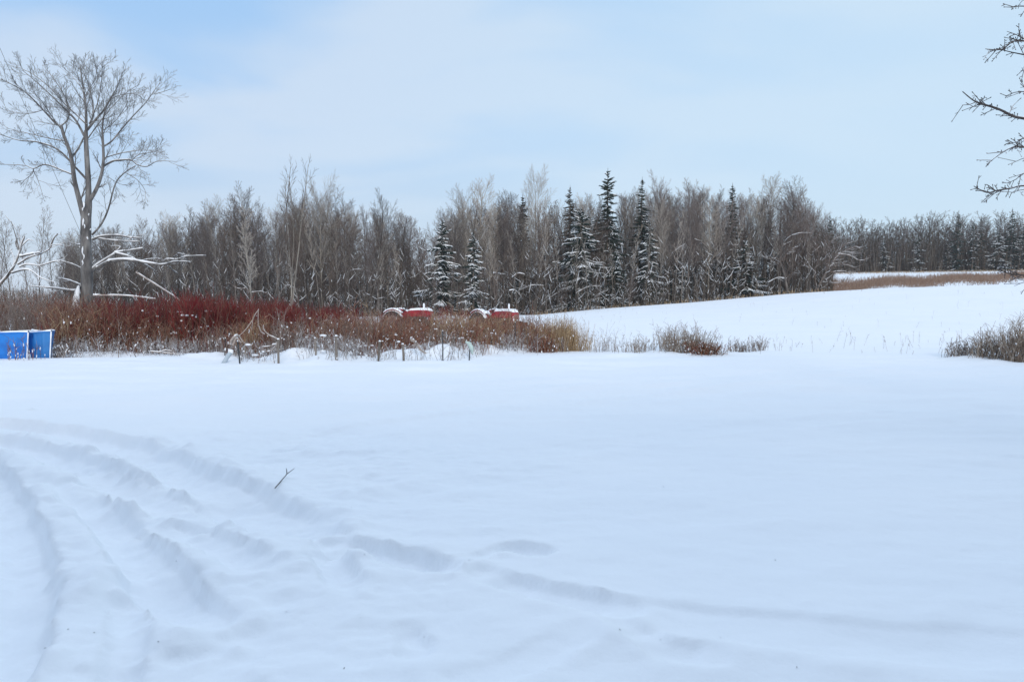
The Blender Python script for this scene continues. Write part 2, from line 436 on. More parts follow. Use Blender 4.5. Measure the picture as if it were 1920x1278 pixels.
# trampled, crumbly snow round the tracks, faint old tracks and drifts beyond
uu = 960 + F * gx / gy; vv = HOR + F * CAM_H / gy
lump = sstep(1300, 500, uu) * sstep(770, 850, vv)
for cu, cv, r_ in ((170, 874, .06), (140, 870, .045), (205, 880, .04), (232, 888, .05), (258, 898, .06), (280, 905, .035), (60, 770, .06), (95, 768, .05)):
    cx_, cy_ = flat(cu, cv); GZ[near] += r_ * np.exp(-((gx - cx_) ** 2 + (gy - cy_) ** 2) / (r_ * .9) ** 2)
GZ[near] += lump * (.026 * fbm(gx * 2.3, gy * 2.6, 4) + .018 * np.maximum(fbm(gx * 6, gy * 6, 3), .2) + .012 * np.maximum(fbm(gx * 13, gy * 13, 2), .3))
GZ[near] += .016 * fbm(gx * .9, gy * 1.8, 3) + .005 * fbm(gx * 3.5 + 7, gy * 5, 3)
m = (GY > 9) & (GY < 26)
GZ[m] += .05 * fbm(GX[m] * .22 + GY[m] * .25, GY[m] * .75 - GX[m] * .12, 4) * sstep(9, 13, GY[m]) * sstep(26, 22, GY[m])
ny, nx = GX.shape
I = np.arange(ny * nx).reshape(ny, nx)
Q = np.stack([I[:-1, :-1], I[:-1, 1:], I[1:, 1:], I[1:, :-1]], -1).reshape(-1, 4)
ground = raw_mesh('ground', np.stack([GX, GY, GZ], -1).reshape(-1, 3), Q, M_ground)
tag(ground, kind='structure')

# ------------------------------------------------------------------ house added out of view behind the camera to shade the near snow
def shade_farmhouse():
    M_board = paint_mat('weathered_boards', (.16, .13, .115), (.10, .085, .075), .85, 3)
    M_glass = paint_mat('dark_glass', (.03, .04, .05), (.04, .05, .06), .08)
    M_trim = paint_mat('white_trim', (.75, .75, .73), (.62, .62, .60), .6)
    root = empty('shade_farmhouse', (3, -4.2, 0), R(19))
    W2, D, E, RD = 17.0, 9.0, 5.2, 8.2
    w = MB(); w._add([(-W2, 0, -.3), (W2, 0, -.3), (W2, -D, -.3), (-W2, -D, -.3), (-W2, 0, E), (W2, 0, E), (W2, -D, E), (-W2, -D, E), (-W2, -D / 2, RD - .1), (W2, -D / 2, RD - .1)],
        [(0, 1, 5, 4), (2, 3, 7, 6), (1, 2, 6, 9, 5), (3, 0, 4, 8, 7), (0, 3, 2, 1)])
    w.build('wall', M_board, root, smooth=False)
    r = MB(); sl = (RD - E) / (D / 2)
    for sg in (0, 1):
        y0, y1 = (.5, -D / 2) if sg == 0 else (-D - .5, -D / 2); z0 = E - .5 * sl
        r._add([(-W2 - .4, y0, z0), (W2 + .4, y0, z0), (W2 + .4, y1, RD), (-W2 - .4, y1, RD), (-W2 - .4, y0, z0 + .25), (W2 + .4, y0, z0 + .25), (W2 + .4, y1, RD + .25), (-W2 - .4, y1, RD + .25)],
               [(0, 1, 2, 3), (7, 6, 5, 4), (0, 4, 5, 1), (1, 5, 6, 2), (2, 6, 7, 3), (3, 7, 4, 0)])
    r.build('roof', M_snow, root, smooth=False)
    for x in (-12, -7.5, 3.5, 8, 12.5):
        for z in (1.6, 4.0):
            f = MB()
            for c, sz in (((x, .03, z + .66), (1.1, .06, .08)), ((x, .03, z - .66), (1.1, .06, .08)), ((x - .51, .03, z), (.08, .06, 1.24)), ((x + .51, .03, z), (.08, .06, 1.24))): f.box(c, sz)
            fo = f.build('window', M_trim, root, smooth=False); g = MB(); g.box((x, .012, z), (.94, .02, 1.24)); g.build('pane', M_glass, fo, smooth=False)
    d = MB(); d.box((-2, .03, 1.0), (.95, .06, 2.1)); do = d.build('door', M_trim, root, smooth=False); k = MB(); k.box((-1.62, .09, 1.0), (.05, .06, .05)); k.build('handle', M_board, do)
    tag(root, 'long weathered house with snowy roof added unseen behind the viewer for shade', 'house')
shade_farmhouse()

# ------------------------------------------------------------------ tree growth
def rv(rng):
    return Vector((rng.gauss(0, 1), rng.gauss(0, 1), rng.gauss(0, 1)))
def side(rng, d, ang, az):
    ref = Vector((.31, .17, .93)) if abs(d.z) < .9 else Vector((.95, .2, .1))
    a = d.cross(ref).normalized(); b = d.cross(a)
    return (d * math.cos(ang) + (a * math.cos(az) + b * math.sin(az)) * math.sin(ang)).normalized()
def along(pts, f):
    f = max(0, min(.9999, f)) * (len(pts) - 1); i = int(f)
    return pts[i].lerp(pts[i + 1], f - i), (pts[i + 1] - pts[i]).normalized()
def grow(rng, T, p, d, L, r, lev, S):
    """S: per level (segments, wobble, up pull, children, start, angle, length ratio, sides); T: tubes per level"""
    n, wob, trop, nch, st, ang, ratio, k = S['lev'][lev]
    pts = [p.copy()]
    for i in range(n):
        d = (d + rv(rng) * wob + Vector((0, 0, trop))).normalized()
        p = p + d * (L / n); pts.append(p.copy())
    rmin = S['rmin']
    T[lev].add(pts, [max(rmin, r * (1 - .72 * i / n)) if i < n else max(rmin * .6, r * .2) for i in range(n + 1)], k, 0)
    if lev + 1 < len(S['lev']):
        c = nch if isinstance(nch, int) else rng.randint(*nch)
        az = rng.random() * 6.28
        for j in range(c):
            f = st + (1 - st) * ((j + rng.random() * .8) / c)
            q, dd = along(pts, f)
            az += 2.4 + rng.uniform(-.4, .4)
            l2 = L * ratio * (1.12 - .62 * f) * rng.uniform(.7, 1.25)
            grow(rng, T, q, side(rng, dd, R(ang) * rng.uniform(.7, 1.3), az), l2, max(rmin, r * (1 - .72 * f) * .55), lev + 1, S)
TRUE_H = {}
def bare_tree(name, seed, H, S, mt, mc, r0, lean=.03, forks=1):
    """empty > trunk, crown"""
    rng = random.Random(seed); root = empty(name)
    Tt, Tc = Tubes(), Tubes()
    for f in range(forks):
        d = Vector((rng.uniform(-lean, lean) + (.12 * math.cos(f * 2.1 + seed) if forks > 1 else 0), rng.uniform(-lean, lean) + (.12 * math.sin(f * 2.1 + seed) if forks > 1 else 0), 1)).normalized()
        grow(rng, [Tt, Tc, Tc, Tc, Tc], Vector((.12 * f, 0, -.4)), d, (H + .4) * (1 - .07 * f), r0 * (1 - .15 * f), 0, S)
    Tt.build('trunk', mt, root); Tc.build('crown', mc, root)
    TRUE_H[root.name] = max(v[2] for g in Tc.g.values() for v in g[0])
    return root
#                n  wob  trop nch st  ang ratio k
S_tall = dict(rmin=.010, lev=[(10, .03, .02, 34, .34, 38, .30, 6), (5, .06, .10, 10, .15, 33, .45, 4), (4, .07, .06, 7, .12, 32, .52, 3), (3, .07, .04, 0, 0, 0, 0, 3)])
S_round = dict(rmin=.010, lev=[(9, .04, .02, 24, .30, 40, .42, 6), (6, .06, .09, 12, .2, 33, .45, 4), (4, .07, .05, 8, .12, 32, .5, 3), (3, .07, .03, 0, 0, 0, 0, 3)])
S_thin = dict(rmin=.011, lev=[(10, .03, .02, 22, .30, 30, .20, 5), (5, .08, .12, 7, .2, 34, .42, 3), (3, .10, .07, 4, .2, 34, .5, 3), (3, .1, .05, 0, 0, 0, 0, 3)])
S_bushy = dict(rmin=.010, lev=[(8, .05, .03, 26, .12, 40, .34, 5), (5, .10, .12, 9, .1, 36, .45, 3), (4, .11, .07, 5, .15, 36, .48, 3), (3, .1, .05, 0, 0, 0, 0, 3)])

def spruce(name, seed, H, half, m_need, snow, first=.05, droop=.28, gap=.42):
    """empty > trunk, crown (needle sprays with the snow lying on them)"""
    rng = random.Random(seed); root = empty(name)
    Tt, Tc = Tubes(), Tubes()
    Tt.add([Vector((0, 0, -.4)), Vector((.03, .02, H * .4)), Vector((-.02, .03, H * .8)), Vector((0, 0, H))], [H * .013 + .02, H * .010, H * .005, .012], 7)
    z = H * first
    while z < H * .985:
        f = z / H
        Lb = half * (1 - f) ** .75 * rng.uniform(.72, 1.2) + .10
        nb = rng.randint(4, 7) if f < .9 else 4
        a0 = rng.random() * 6.28
        for j in range(nb):
            if rng.random() < .2 + .12 * math.sin(z * 1.7 + a0): continue
            a = a0 + j * 6.283 / nb + rng.uniform(-.5, .5); L = Lb * rng.uniform(.35, 1.35); zj = rng.uniform(-.55, .55) * gap * (1 - .6 * f); snb = snow * rng.choice((.2, .7, 1.1, 1.4))
            dr = droop * (1.35 - f) + rng.uniform(-.16, .18)
            up = .45 if f > .85 else .0
            h = Vector((math.cos(a), math.sin(a), 0)); pts = []
            for i in range(5):
                t = i / 4
                pts.append(Vector((0, 0, z + zj + rng.uniform(-.03, .03))) + h * (L * t) + Vector((0, 0, L * (up * t - dr * t * 1.5 + dr * .75 * t * t))))
            w = .05 + .055 * min(1, L / 1.5)
            Tc.add(pts, [w * .5, w * 1.1, w * 1.2, w * .9, w * .2], 4, 0)
            ns = max(3, int(L / .17)); sgn = 1
            tip = []
            for s in range(ns):
                t = .2 + .8 * (s + rng.random() * .6) / ns
                q, dd = along(pts, t); sgn = -sgn
                l = L * .42 * (1.1 - .75 * t) * rng.uniform(.7, 1.3) + .09
                sd_ = (dd + dd.cross(Vector((0, 0, 1))) * sgn * 1.0 + Vector((0, 0, rng.uniform(-.6, -.1)))).normalized()
                ww = w * rng.uniform(.55, .95)
                q2 = q + sd_ * l
                Tc.add([q, q.lerp(q2, .45), q2], [ww * .6, ww, ww * .15], 3, 0)
                if rng.random() < snb * (1.1 - .6 * f):
                    o_ = Vector((0, 0, ww * .75)); Tc.add([q + o_, q.lerp(q2, .5) + o_ * 1.15, q2 + o_ * .6], [ww * .4, ww * .72, ww * .12], 4, 1)
            if rng.random() < snb * .8:
                o_ = Vector((0, 0, w * .8)); b0 = rng.choice((1, 2))
                hv = rng.uniform(.6, 1.7); Tc.add([x + o_ * (.6 + .4 * hv) for x in pts[b0:]], [w * .3, w * .6 * hv, w * .75 * hv, w * .6, w * .2][b0:], 4, 1)
        z += gap * rng.uniform(.7, 1.25) * (.55 + .6 * (1 - f))
    tp = H
    Tc.add([Vector((0, 0, H * .97)), Vector((0, 0, H + .25))], [.05, .01], 4, 0)
    Tt.build('trunk', M_wood_bark, root); Tc.build('crown', [m_need, M_snow], root)
    return root

def put(o, u, Y, sink=0.0, rz=0.0, s=1.0, sz=None):
    p = on(u, Y); o.location = (p.x, p.y, p.z - sink); o.rotation_euler = (0, 0, rz); o.scale = (s, s, sz if sz else s)
    return o
def topH(u, vtop, Y):
    """height of a thing standing at depth Y whose tip is seen at row vtop"""
    return at(u, vtop, Y).z - gz((u - 960) / F * Y, Y)

# ------------------------------------------------------------------ the main wood
S_pole = dict(rmin=.010, lev=[(10, .03, .02, 16, .45, 32, .16, 6), (4, .06, .12, 5, .2, 34, .45, 3), (3, .07, .05, 0, 0, 0, 0, 3)])
protos = {
    'pole': [bare_tree('sapling', 90 + i, 12, S_pole, M_pole_bark, M_twig_pale, .085, .02) for i in range(3)],
    'tall': [bare_tree('bare_tree', 10 + i, 17, S_tall, M_wood_bark, M_twig_mauve, .15) for i in range(3)],
    'pale': [bare_tree('bare_tree', 20 + i, 17, S_tall, M_pale_bark, M_twig_pale, .14) for i in range(3)],
    'round': [bare_tree('bare_tree', 30 + i, 16, S_round, M_wood_bark, M_twig_mauve, .17) for i in range(2)],
    'roundp': [bare_tree('bare_tree', 40 + i, 17, S_round, M_pale_bark, M_twig_pale, .16) for i in range(2)],
    'thin': [bare_tree('bare_tree', 50 + i, 15, S_thin, M_wood_bark, M_twig_brown, .085) for i in range(3)],
    'bushy': [bare_tree('bare_tree', 60 + i, 10, S_bushy, M_wood_bark, M_twig_brown, .09, .08) for i in range(3)],
}
PH = dict(pole=12, tall=17, pale=17, round=16, roundp=17, thin=15, bushy=10)
rngw = random.Random(99)
def wood_tree(kind, u, vtop, Y, label, group=None, wide=1.0):
    pr = rngw.choice(protos[kind]); o = copy_tree(pr)
    s = topH(u, vtop, Y) / TRUE_H[pr.name]
    put(o, u, Y, .05, rngw.random() * 6.28, s * wide, s)
    tag(o, label, 'sapling' if kind == 'pole' else 'tree', group); return o
# trees one can tell apart along the skyline
wood_tree('roundp', 1003, 303, 118, 'tallest pale bare tree with a rounded crown topping the wood left of the spruces', None, .78)
wood_tree('roundp', 605, 312, 104, 'broad pale bare tree standing above the skyline of the left half of the wood', None, .8)
wood_tree('pale', 900, 328, 120, 'pale slender bare tree between the two snowy small spruces and the domed pale tree')
wood_tree('roundp', 868, 338, 124, 'pale wide-topped bare tree directly behind the left snowy small spruce', None, .8)
wood_tree('tall', 943, 352, 122, 'grey bare tree with open crown just left of the brownish spruce')
wood_tree('round', 706, 352, 110, 'dark twiggy bare tree with bushy round top behind the left tractor', None, .8)
wood_tree('tall', 455, 338, 106, 'tall grey bare tree on the hump of the skyline above the red shrubs')
wood_tree('round', 1226, 318, 114, 'dense grey bare tree rising just right of the narrow dark spruce', None, .7)
wood_tree('tall', 1290, 330, 113, 'straight grey bare tree midway between the narrow spruce and the small-topped spruce')
wood_tree('pale', 1430, 318, 116, 'airy light grey bare tree just right of the small-topped spruce')
wood_tree('tall', 1485, 326, 108, 'dark-stemmed bare tree second from the right end of the near wood')
wood_tree('round', 1512, 338, 107, 'spreading bare tree with arching crown at the right end of the near wood', None, .85)
wood_tree('round', 1535, 372, 109, 'low grey bare tree on the outer right flank of the near wood', None, .9)
# the rest of the stand, which nothing in the photograph tells apart
sky_u = [-160, 0, 60, 120, 200, 300, 350, 400, 450, 500, 560, 605, 650, 700, 760, 800, 850, 900, 940, 1003, 1060, 1100, 1180, 1220, 1280, 1340, 1430, 1500, 1530]
sky_v = [430, 415, 425, 420, 398, 388, 376, 360, 350, 362, 352, 345, 352, 366, 390, 394, 365, 352, 362, 345, 366, 352, 338, 332, 338, 342, 336, 345, 362]
GW = 'bare trees massed in the near wood'
LW = 'bare grey-brown tree crowded among its likes in the near wood behind the field'
n = 0
for u in range(120, 1540, 12):
    for row in range(2):
        uj = u + rngw.uniform(-7, 7)
        Y = (104 if uj < 700 else 112) + row * 13 + rngw.uniform(-4, 7)
        if uj > 1440: Y = 106 + row * 10 + rngw.uniform(-2, 6)
        vt = np.interp(uj, sky_u, sky_v) + abs(rngw.gauss(0, 14)) + (4 if row else 16)
        kind = rngw.choice(['tall', 'tall', 'thin', 'thin', 'pale', 'round', 'bushy', 'bushy']) if uj > 680 else rngw.choice(['thin', 'tall', 'bushy', 'bushy', 'bushy', 'round', 'pale'])
        if kind == 'bushy' : vt += 25
        wood_tree(kind, uj, vt, Y, LW, GW, rngw.uniform(.8, 1.1) if kind != 'bushy' else rngw.uniform(.9, 1.2)); n += 1
for u in (4, 26, 52, 76, 100, 122, -30, -60):
    wood_tree(rngw.choice(['thin', 'thin', 'tall']), u, 375 + rngw.uniform(0, 60), 100 + rngw.uniform(-5, 25), 'thin sparse bare tree against the sky beyond the snowy leaning tree', 'sparse trees at the left end of the wood')
GP = 'pale slim poles at the front of the near wood'
for u in range(140, 1530, 26):
    uj = u + rngw.uniform(-8, 8); Y = rngw.uniform(97, 102) if uj < 1300 else rngw.uniform(103, 108)
    wood_tree('pole', uj, np.interp(uj, sky_u, sky_v) + rngw.uniform(40, 115), Y, 'slim pale-stemmed sapling among many at the front of the near wood', GP, rngw.uniform(.8, 1.1))
for u, v, k in ((800, 470, 'thin'), (818, 505, 'bushy'), (846, 480, 'thin'), (868, 500, 'bushy'), (882, 515, 'thin'), (902, 490, 'bushy'), (925, 470, 'thin'), (1052, 500, 'bushy'), (1118, 510, 'thin'), (1178, 500, 'bushy')):
    wood_tree(k, u, v, 89 + rngw.uniform(-2, 2) if u < 1000 else 97, 'small bare tree half veiling the snowy spruces at the front of the near wood', 'small bare trees in front of the spruces', .9)
GD = 'dark spruces deep inside the near wood'
inner = [spruce('spruce_tree', 400 + i, 9, 1.9, M_needle if i else M_needle_b, .03, .05) for i in range(3)]
for u in range(560, 1530, 23):
    o = copy_tree(inner[rngw.randrange(3)]); sc_ = rngw.uniform(.75, 1.25)
    put(o, u + rngw.uniform(-10, 10), rngw.uniform(122, 146) if u < 1420 else rngw.uniform(116, 126), .1, rngw.random() * 6.28, sc_)
    tag(o, 'dim dark spruce standing deep inside the near wood behind bare stems', 'tree', GD)
for o in inner: drop(o)
# spruces of the near wood: u, row of the tip, half width px, needles, snow, depth, label
for i, (u, v, hw, mt, sn, Y, first, lab) in enumerate([
    (1138, 316, 47, M_needle, .20, 108, .06, 'tallest dark green spruce, its tip highest of the conifers in the near wood'),
    (1202, 333, 30, M_needle, .16, 109, .10, 'narrow dark spruce with thick pointed top just right of the tallest spruce'),
    (1068, 348, 30, M_needle_b, .10, 113, .10, 'brownish slim spruce behind the broad snow-laden spruce'),
    (1088, 388, 64, M_needle, .62, 104, .03, 'broad spruce laden with snow just left of the tallest spruce'),
    (980, 364, 28, M_needle_b, .05, 112, .1, 'dark brownish spruce in front of the tallest pale bare tree'),
    (830, 414, 52, M_needle, .78, 96, .05, 'snow-covered spruce behind the gap between the two tractors'),
    (888, 434, 31, M_needle, .95, 95, .04, 'small whitest spruce behind the right tractor'),
    (1370, 344, 27, M_needle, .16, 111, .1, 'dark small-topped spruce among bare trees right of centre in the near wood'),
    (1395, 452, 42, M_needle, .7, 103, .03, 'low snow-dusted spruce under the dark small-topped spruce'),
    (1216, 412, 34, M_needle, .75, 105, .03, 'snowy spruce at the foot of the narrow dark spruce'),
    (1152, 470, 40, M_needle, .55, 103, .03, 'short snow-flecked spruce in front of the tallest spruce'),
    (1270, 468, 30, M_needle, .5, 112, .03, 'small dim spruce deep among trunks right of the narrow spruce'),
]):
    Y += 3.5; H = topH(u, v, Y); o = spruce('spruce_tree', 200 + i, H, hw * px(Y), mt, sn, first)
    put(o, u, Y, .1, i * 1.3); tag(o, lab, 'tree')

# brush filling the inside of the wood
def undergrowth():
    rng = random.Random(5); T = Tubes()
    for i in range(8200):
        u = rng.uniform(-120, 1560); Y = rng.uniform(97, 150) if i < 6000 else rng.uniform(140, 170)
        if u > 1380: Y = rng.uniform(104, 140)
        x = (u - 960) / F * Y; z = gz(x, Y) - .1
        H = (abs(rng.gauss(0, 1)) * 2.2 + rng.uniform(2.0, 5.8) + (Y - 97) * .05) if i < 3600 else (rng.uniform(.8, 3.2) if i < 6000 else rng.uniform(4, 9.5))
        if u < 130: H *= .55
        p = Vector((x, Y, z)); d = Vector((rng.gauss(0, .09), rng.gauss(0, .09), 1)).normalized()
        pts = [p.copy()]
        for k in range(4):
            d = (d + rv(rng) * .05).normalized(); p = p + d * H / 4; pts.append(p.copy())
        r = rng.uniform(.018, .05)
        T.add(pts, [r, r * .85, r * .7, r * .5, .01], 3, 0)
        for k in range(rng.randint(7, 13) if i < 3600 else 7):
            f = rng.uniform(.08, .98); q, dd = along(pts, f)
            s = side(rng, dd, R(rng.uniform(25, 65)), rng.random() * 6.28); l = H * rng.uniform(.10, .26) * (1.15 - .6 * f)
            m_ = q + s * l * .5; e = m_ + (s + Vector((0, 0, .35))).normalized() * l * .5
            T.add([q, m_, e], [.014, .011, .007], 3, 0)
            if rng.random() < .5:
                T.add([m_, m_ + (s + rv(rng) * .5).normalized() * l * .45], [.010, .006], 3, 0)
            if rng.random() < .13:
                T.add([q + Vector((0, 0, .03)), m_ + Vector((0, 0, .035)), e + Vector((0, 0, .02))], [.02, .025, .012], 4, 1)
    o = T.build('undergrowth', [M_under, M_snow])
    tag(o, 'dense leafless brush filling the inside of the near wood', 'undergrowth', kind='stuff')
undergrowth()
# fallen and bent boughs with snow on them along the edge of the wood
_lr = random.Random(4)
def limb(T, pts, r0, r1, k=6, snow=1.0, ms=1, n=None, off=.75):
    """a limb along smooth points with a ridge of snow lying on it"""
    P = smooth(pts); m_ = len(P)
    rad = [r0 + (r1 - r0) * i / (m_ - 1) for i in range(m_)]
    T.add(P, rad, k, 0)
    if snow:
        a = []
        for i in range(m_):
            t = (P[min(i + 1, m_ - 1)] - P[max(i - 1, 0)]).normalized(); a.append(max(0, 1 - abs(t.z) ** 1.5))
        T.add([P[i] + Vector((0, 0, rad[i] * off)) for i in range(m_)], [max(.003, rad[i] * .82 * snow * a[i] * _lr.choice((.25, .8, .95, 1.0, 1.2)) * _lr.uniform(.8, 1.15)) for i in range(m_)], k, ms)
    return P
def smooth(pts, sub=4):
    pts = [Vector(p) for p in pts]
    if len(pts) < 3: return [pts[0].lerp(pts[-1], t / 3) for t in range(4)]
    out_ = []
    for i in range(len(pts) - 1):
        p0 = pts[max(i - 1, 0)]; p1 = pts[i]; p2 = pts[i + 1]; p3 = pts[min(i + 2, len(pts) - 1)]
        for k in range(sub):
            t = k / sub
            out_.append(.5 * ((2 * p1) + (p2 - p0) * t + (2 * p0 - 5 * p1 + 4 * p2 - p3) * t * t + (3 * p1 - p0 - 3 * p2 + p3) * t ** 3))
    out_.append(pts[-1]); return out_
M_plaster = bark_mat('snow_plastered_bark', (.10, .09, .085), (.24, .22, .20), 1.0, -.35, .25)
def bough_tree(name, Y, base_u, limbs, r, label, cat='tree', seed=1, twigs=3, snow=1.0, bark=None):
    """small snow-loaded tree: trunk and boughs given as photograph pixels at depth Y"""
    rng = random.Random(seed); b = on(base_u, Y); root = empty(name, b)
    Tt, Tc = Tubes(), Tubes()
    for j, l in enumerate(limbs):
        off = rng.uniform(-.06, .06) * Y * .12
        pts = [at(u, v, Y + off * i / max(1, len(l) - 1)) - b for i, (u, v) in enumerate(l)]
        T = Tt if j == 0 else Tc
        rr = r if j == 0 else r * rng.uniform(.4, .65)
        P = limb(T, pts, rr, rr * .35, 6, snow)
        L = (P[-1] - P[0]).length
        for k in range(twigs):
            q, d = along(P, rng.uniform(.3, 1)); s = side(rng, d, R(rng.uniform(25, 60)), rng.random() * 6.28)
            l2 = L * rng.uniform(.15, .32); e = q + s * l2 * .5
            limb(Tc, [q, e, e + (s + rv(rng) * .25).normalized() * l2 * .5], rr * .35, rr * .12, 4, snow)
    Tt.build('trunk', [bark or M_wood_bark, M_snow], root); Tc.build('crown', [bark or M_twig_brown, M_snow], root)
    return tag(root, label, cat)
bough_tree('snowy_tree', 104, 1528, [[(1528, 552), (1545, 520), (1560, 490), (1580, 462), (1592, 450)], [(1532, 545), (1528, 510), (1535, 480), (1530, 455)], [(1535, 535), (1552, 500), (1556, 470), (1550, 450)], [(1540, 525), (1565, 512), (1588, 478), (1600, 472)], [(1528, 552), (1545, 520), (1560, 490), (1580, 462), (1592, 450)], [(1545, 520), (1565, 498), (1590, 497), (1608, 505)], [(1560, 490), (1585, 470), (1606, 462), (1614, 470)], [(1556, 510), (1580, 508), (1596, 512)],
    [(1540, 528), (1570, 530), (1590, 522)], [(1570, 476), (1590, 478), (1612, 488), (1626, 484)], [(1550, 500), (1548, 475), (1560, 450), (1575, 443)]], .10, 'snow-loaded leaning tree sprawling out at the right end of the near wood', seed=3, twigs=20)
bough_tree('snowy_tree', 100, 1478, [[(1478, 550), (1470, 510), (1462, 485), (1470, 455), (1485, 440)], [(1470, 505), (1450, 490), (1435, 480)], [(1466, 490), (1480, 470), (1500, 460)], [(1465, 475), (1455, 455), (1460, 440)], [(1474, 520), (1495, 505), (1512, 492)]], .12, 'dark crooked tree with white snow streaks, left of the sprawling snowy tree', seed=4, twigs=12)
bough_tree('snowy_tree', 82, 710, [[(712, 590), (708, 550), (710, 530), (695, 512)], [(708, 548), (728, 528), (733, 500), (742, 512)], [(710, 530), (690, 508), (662, 505)], [(708, 562), (690, 552), (678, 545)], [(709, 560), (725, 556), (738, 548)], [(730, 515), (728, 497)]], .10, 'pale forked dead tree with antler-like snowy boughs left of the left tractor', seed=5, twigs=4)
bough_tree('snowy_tree', 78, 642, [[(643, 600), (643, 575), (630, 560), (618, 553)], [(643, 575), (655, 562), (668, 558)], [(643, 578), (636, 556), (632, 548)]], .06, 'small snowy forked sapling at the back of the red shrubs', seed=6, twigs=3)
bough_tree('snowy_tree', 70, 520, [[(470, 548), (452, 530), (438, 518)], [(470, 548), (490, 546), (505, 552)], [(462, 540), (445, 540), (428, 528)], [(515, 580), (535, 535), (565, 548)], [(470, 548), (480, 580), (485, 610)]], .07, 'fallen snow-topped boughs lying behind the middle of the red shrubs', 'branches', seed=7, twigs=4)
for i, (u, v, du, dv, Y) in enumerate([(1010, 577, 60, -40, 100), (1080, 550, 45, -14, 99), (1300, 540, 55, -65, 105), (1245, 495, 40, -38, 106), (1330, 470, -28, -22, 106), (1020, 536, -45, 8, 101), (925, 512, 22, 12, 98), (960, 520, 24, -6, 98), (1175, 536, 30, -18, 104), (1362, 540, -26, -45, 104), (1440, 530, 35, -8, 103), (955, 545, 20, 8, 97), (1100, 572, 40, -28, 101), (1210, 500, -30, 30, 107), (870, 545, 30, 6, 96), (935, 490, 12, 22, 99), (1265, 520, -30, -50, 108)]):
    root = Tubes()
    b = on(u, Y); a0 = at(u, v, Y); a1 = at(u + du * .5, v + dv * .5 - 5, Y + .3); a2 = at(u + du, v + dv, Y + .6)
    P = limb(root, [a0, a1, a2], .09, .04, 5, 1.1)
    rng = random.Random(i)
    for k in range(4):
        q, d = along(P, rng.uniform(.2, .95)); e = q + side(rng, d, R(40), rng.random() * 6.28) * rng.uniform(.4, 1.2)
        limb(root, [q, q.lerp(e, .5) + Vector((0, 0, .05)), e], .03, .012, 4, 1.0)
    o = root.build('snowy_bough', [M_wood_bark, M_snow])
    tag(o, 'bent bough carrying a stripe of snow at the edge of the near wood', 'branch', 'snowy boughs along the wood edge')

# ------------------------------------------------------------------ the far wood on the rise
def far_trees():
    S = dict(rmin=.022, lev=[(6, .05, .02, 13, .22, 42, .40, 4), (4, .08, .09, 6, .15, 36, .45, 3), (3, .08, .05, 4, .15, 34, .5, 3), (2, .08, .04, 0, 0, 0, 0, 3)])
    T = Tubes()
    for u in range(1535, 1992, 6):
        for row in range(2):
            uj = u + rngw.uniform(-5, 5); Y = 205 + row * 9 + rngw.uniform(0, 7)
            vt = np.interp(uj, [1540, 1600, 1700, 1780, 1850, 1920, 2000], [412, 416, 410, 402, 408, 406, 403]) + abs(rngw.gauss(0, 10)) + (0 if row else 16)
            p = on(uj, Y); H = topH(uj, vt, Y); mi = rngw.randrange(3); n0 = {k: len(g[3]) for k, g in T.g.items()}
            grow(rngw, [T] * 4, p - Vector((0, 0, .4)), Vector((rngw.gauss(0, .05), rngw.gauss(0, .05), 1)).normalized(), H, .14, 0, S)
            for k, g in T.g.items():
                g[3][n0.get(k, 0):] = [mi if f >= 0 else -1 for f in g[3][n0.get(k, 0):]]
    tag(T.build('bare_woodland', [M_twig_brown, M_twig_mauve, M_under]), 'leafless brown trees massed in the far wood on the rise', 'woodland', kind='stuff')
far_trees()
for i, (u, v, hw, sn, lab) in enumerate([
    (1792, 396, 16, .15, 'dark pointed spruce in the far wood with its tip above the bare crowns'), (1892, 389, 20, .2, 'tallest dark spruce of the far wood near the right edge'),
    (1835, 408, 14, .2, 'narrow dark spruce between the two pointed spruces of the far wood'), (1552, 402, 16, .1, 'small dark spruce at the left end of the far wood'),
    (1718, 442, 18, .7, 'low snowy spruce in the middle of the far wood edge'), (1655, 450, 16, .6, 'small snow-dusted spruce left of the middle of the far wood edge'),
    (1868, 430, 28, .6, 'broad snow-frosted evergreen left of the tallest far spruce'), (1918, 408, 24, .4, 'dark evergreen cut by the right edge of the picture in the far wood'),
    (1775, 455, 20, .6, 'squat frosted evergreen under the pointed spruce of the far wood'), (1820, 416, 16, .35, 'frosted spruce tucked behind the squat evergreen of the far wood')]):
    Y = 203 + (i % 3); H = topH(u, v, Y); o = spruce('spruce_tree', 300 + i, H, hw * px(Y), M_needle, sn, .04, gap=.6)
    put(o, u, Y, .2, i); tag(o, lab, 'tree')
def far_brush():
    rng = random.Random(15); T = Tubes()
    for i in range(3000):
        u = rng.uniform(1520, 2000); Y = rng.uniform(202, 226); x = (u - 960) / F * Y; p = Vector((x, Y, gz(x, Y) - .2)); H = rng.uniform(1.5, 8.5)
        d = Vector((rng.gauss(0, .1), rng.gauss(0, .1), 1)).normalized(); e = p + d * H; r = rng.uniform(.04, .08)
        T.add([p, p.lerp(e, .5), e], [r, r * .8, .015], 3, 0)
        for k in range(9):
            q = p.lerp(e, rng.uniform(.15, 1)); s = side(rng, d, R(rng.uniform(25, 70)), rng.random() * 6.28)
            T.add([q, q + s * H * rng.uniform(.1, .22)], [.025, .012], 3, 0)
    tag(T.build('undergrowth', [M_under]), 'leafless brush along the foot of the far wood', 'undergrowth', kind='stuff')
far_brush()
for p in protos.values():
    for o in p: drop(o)

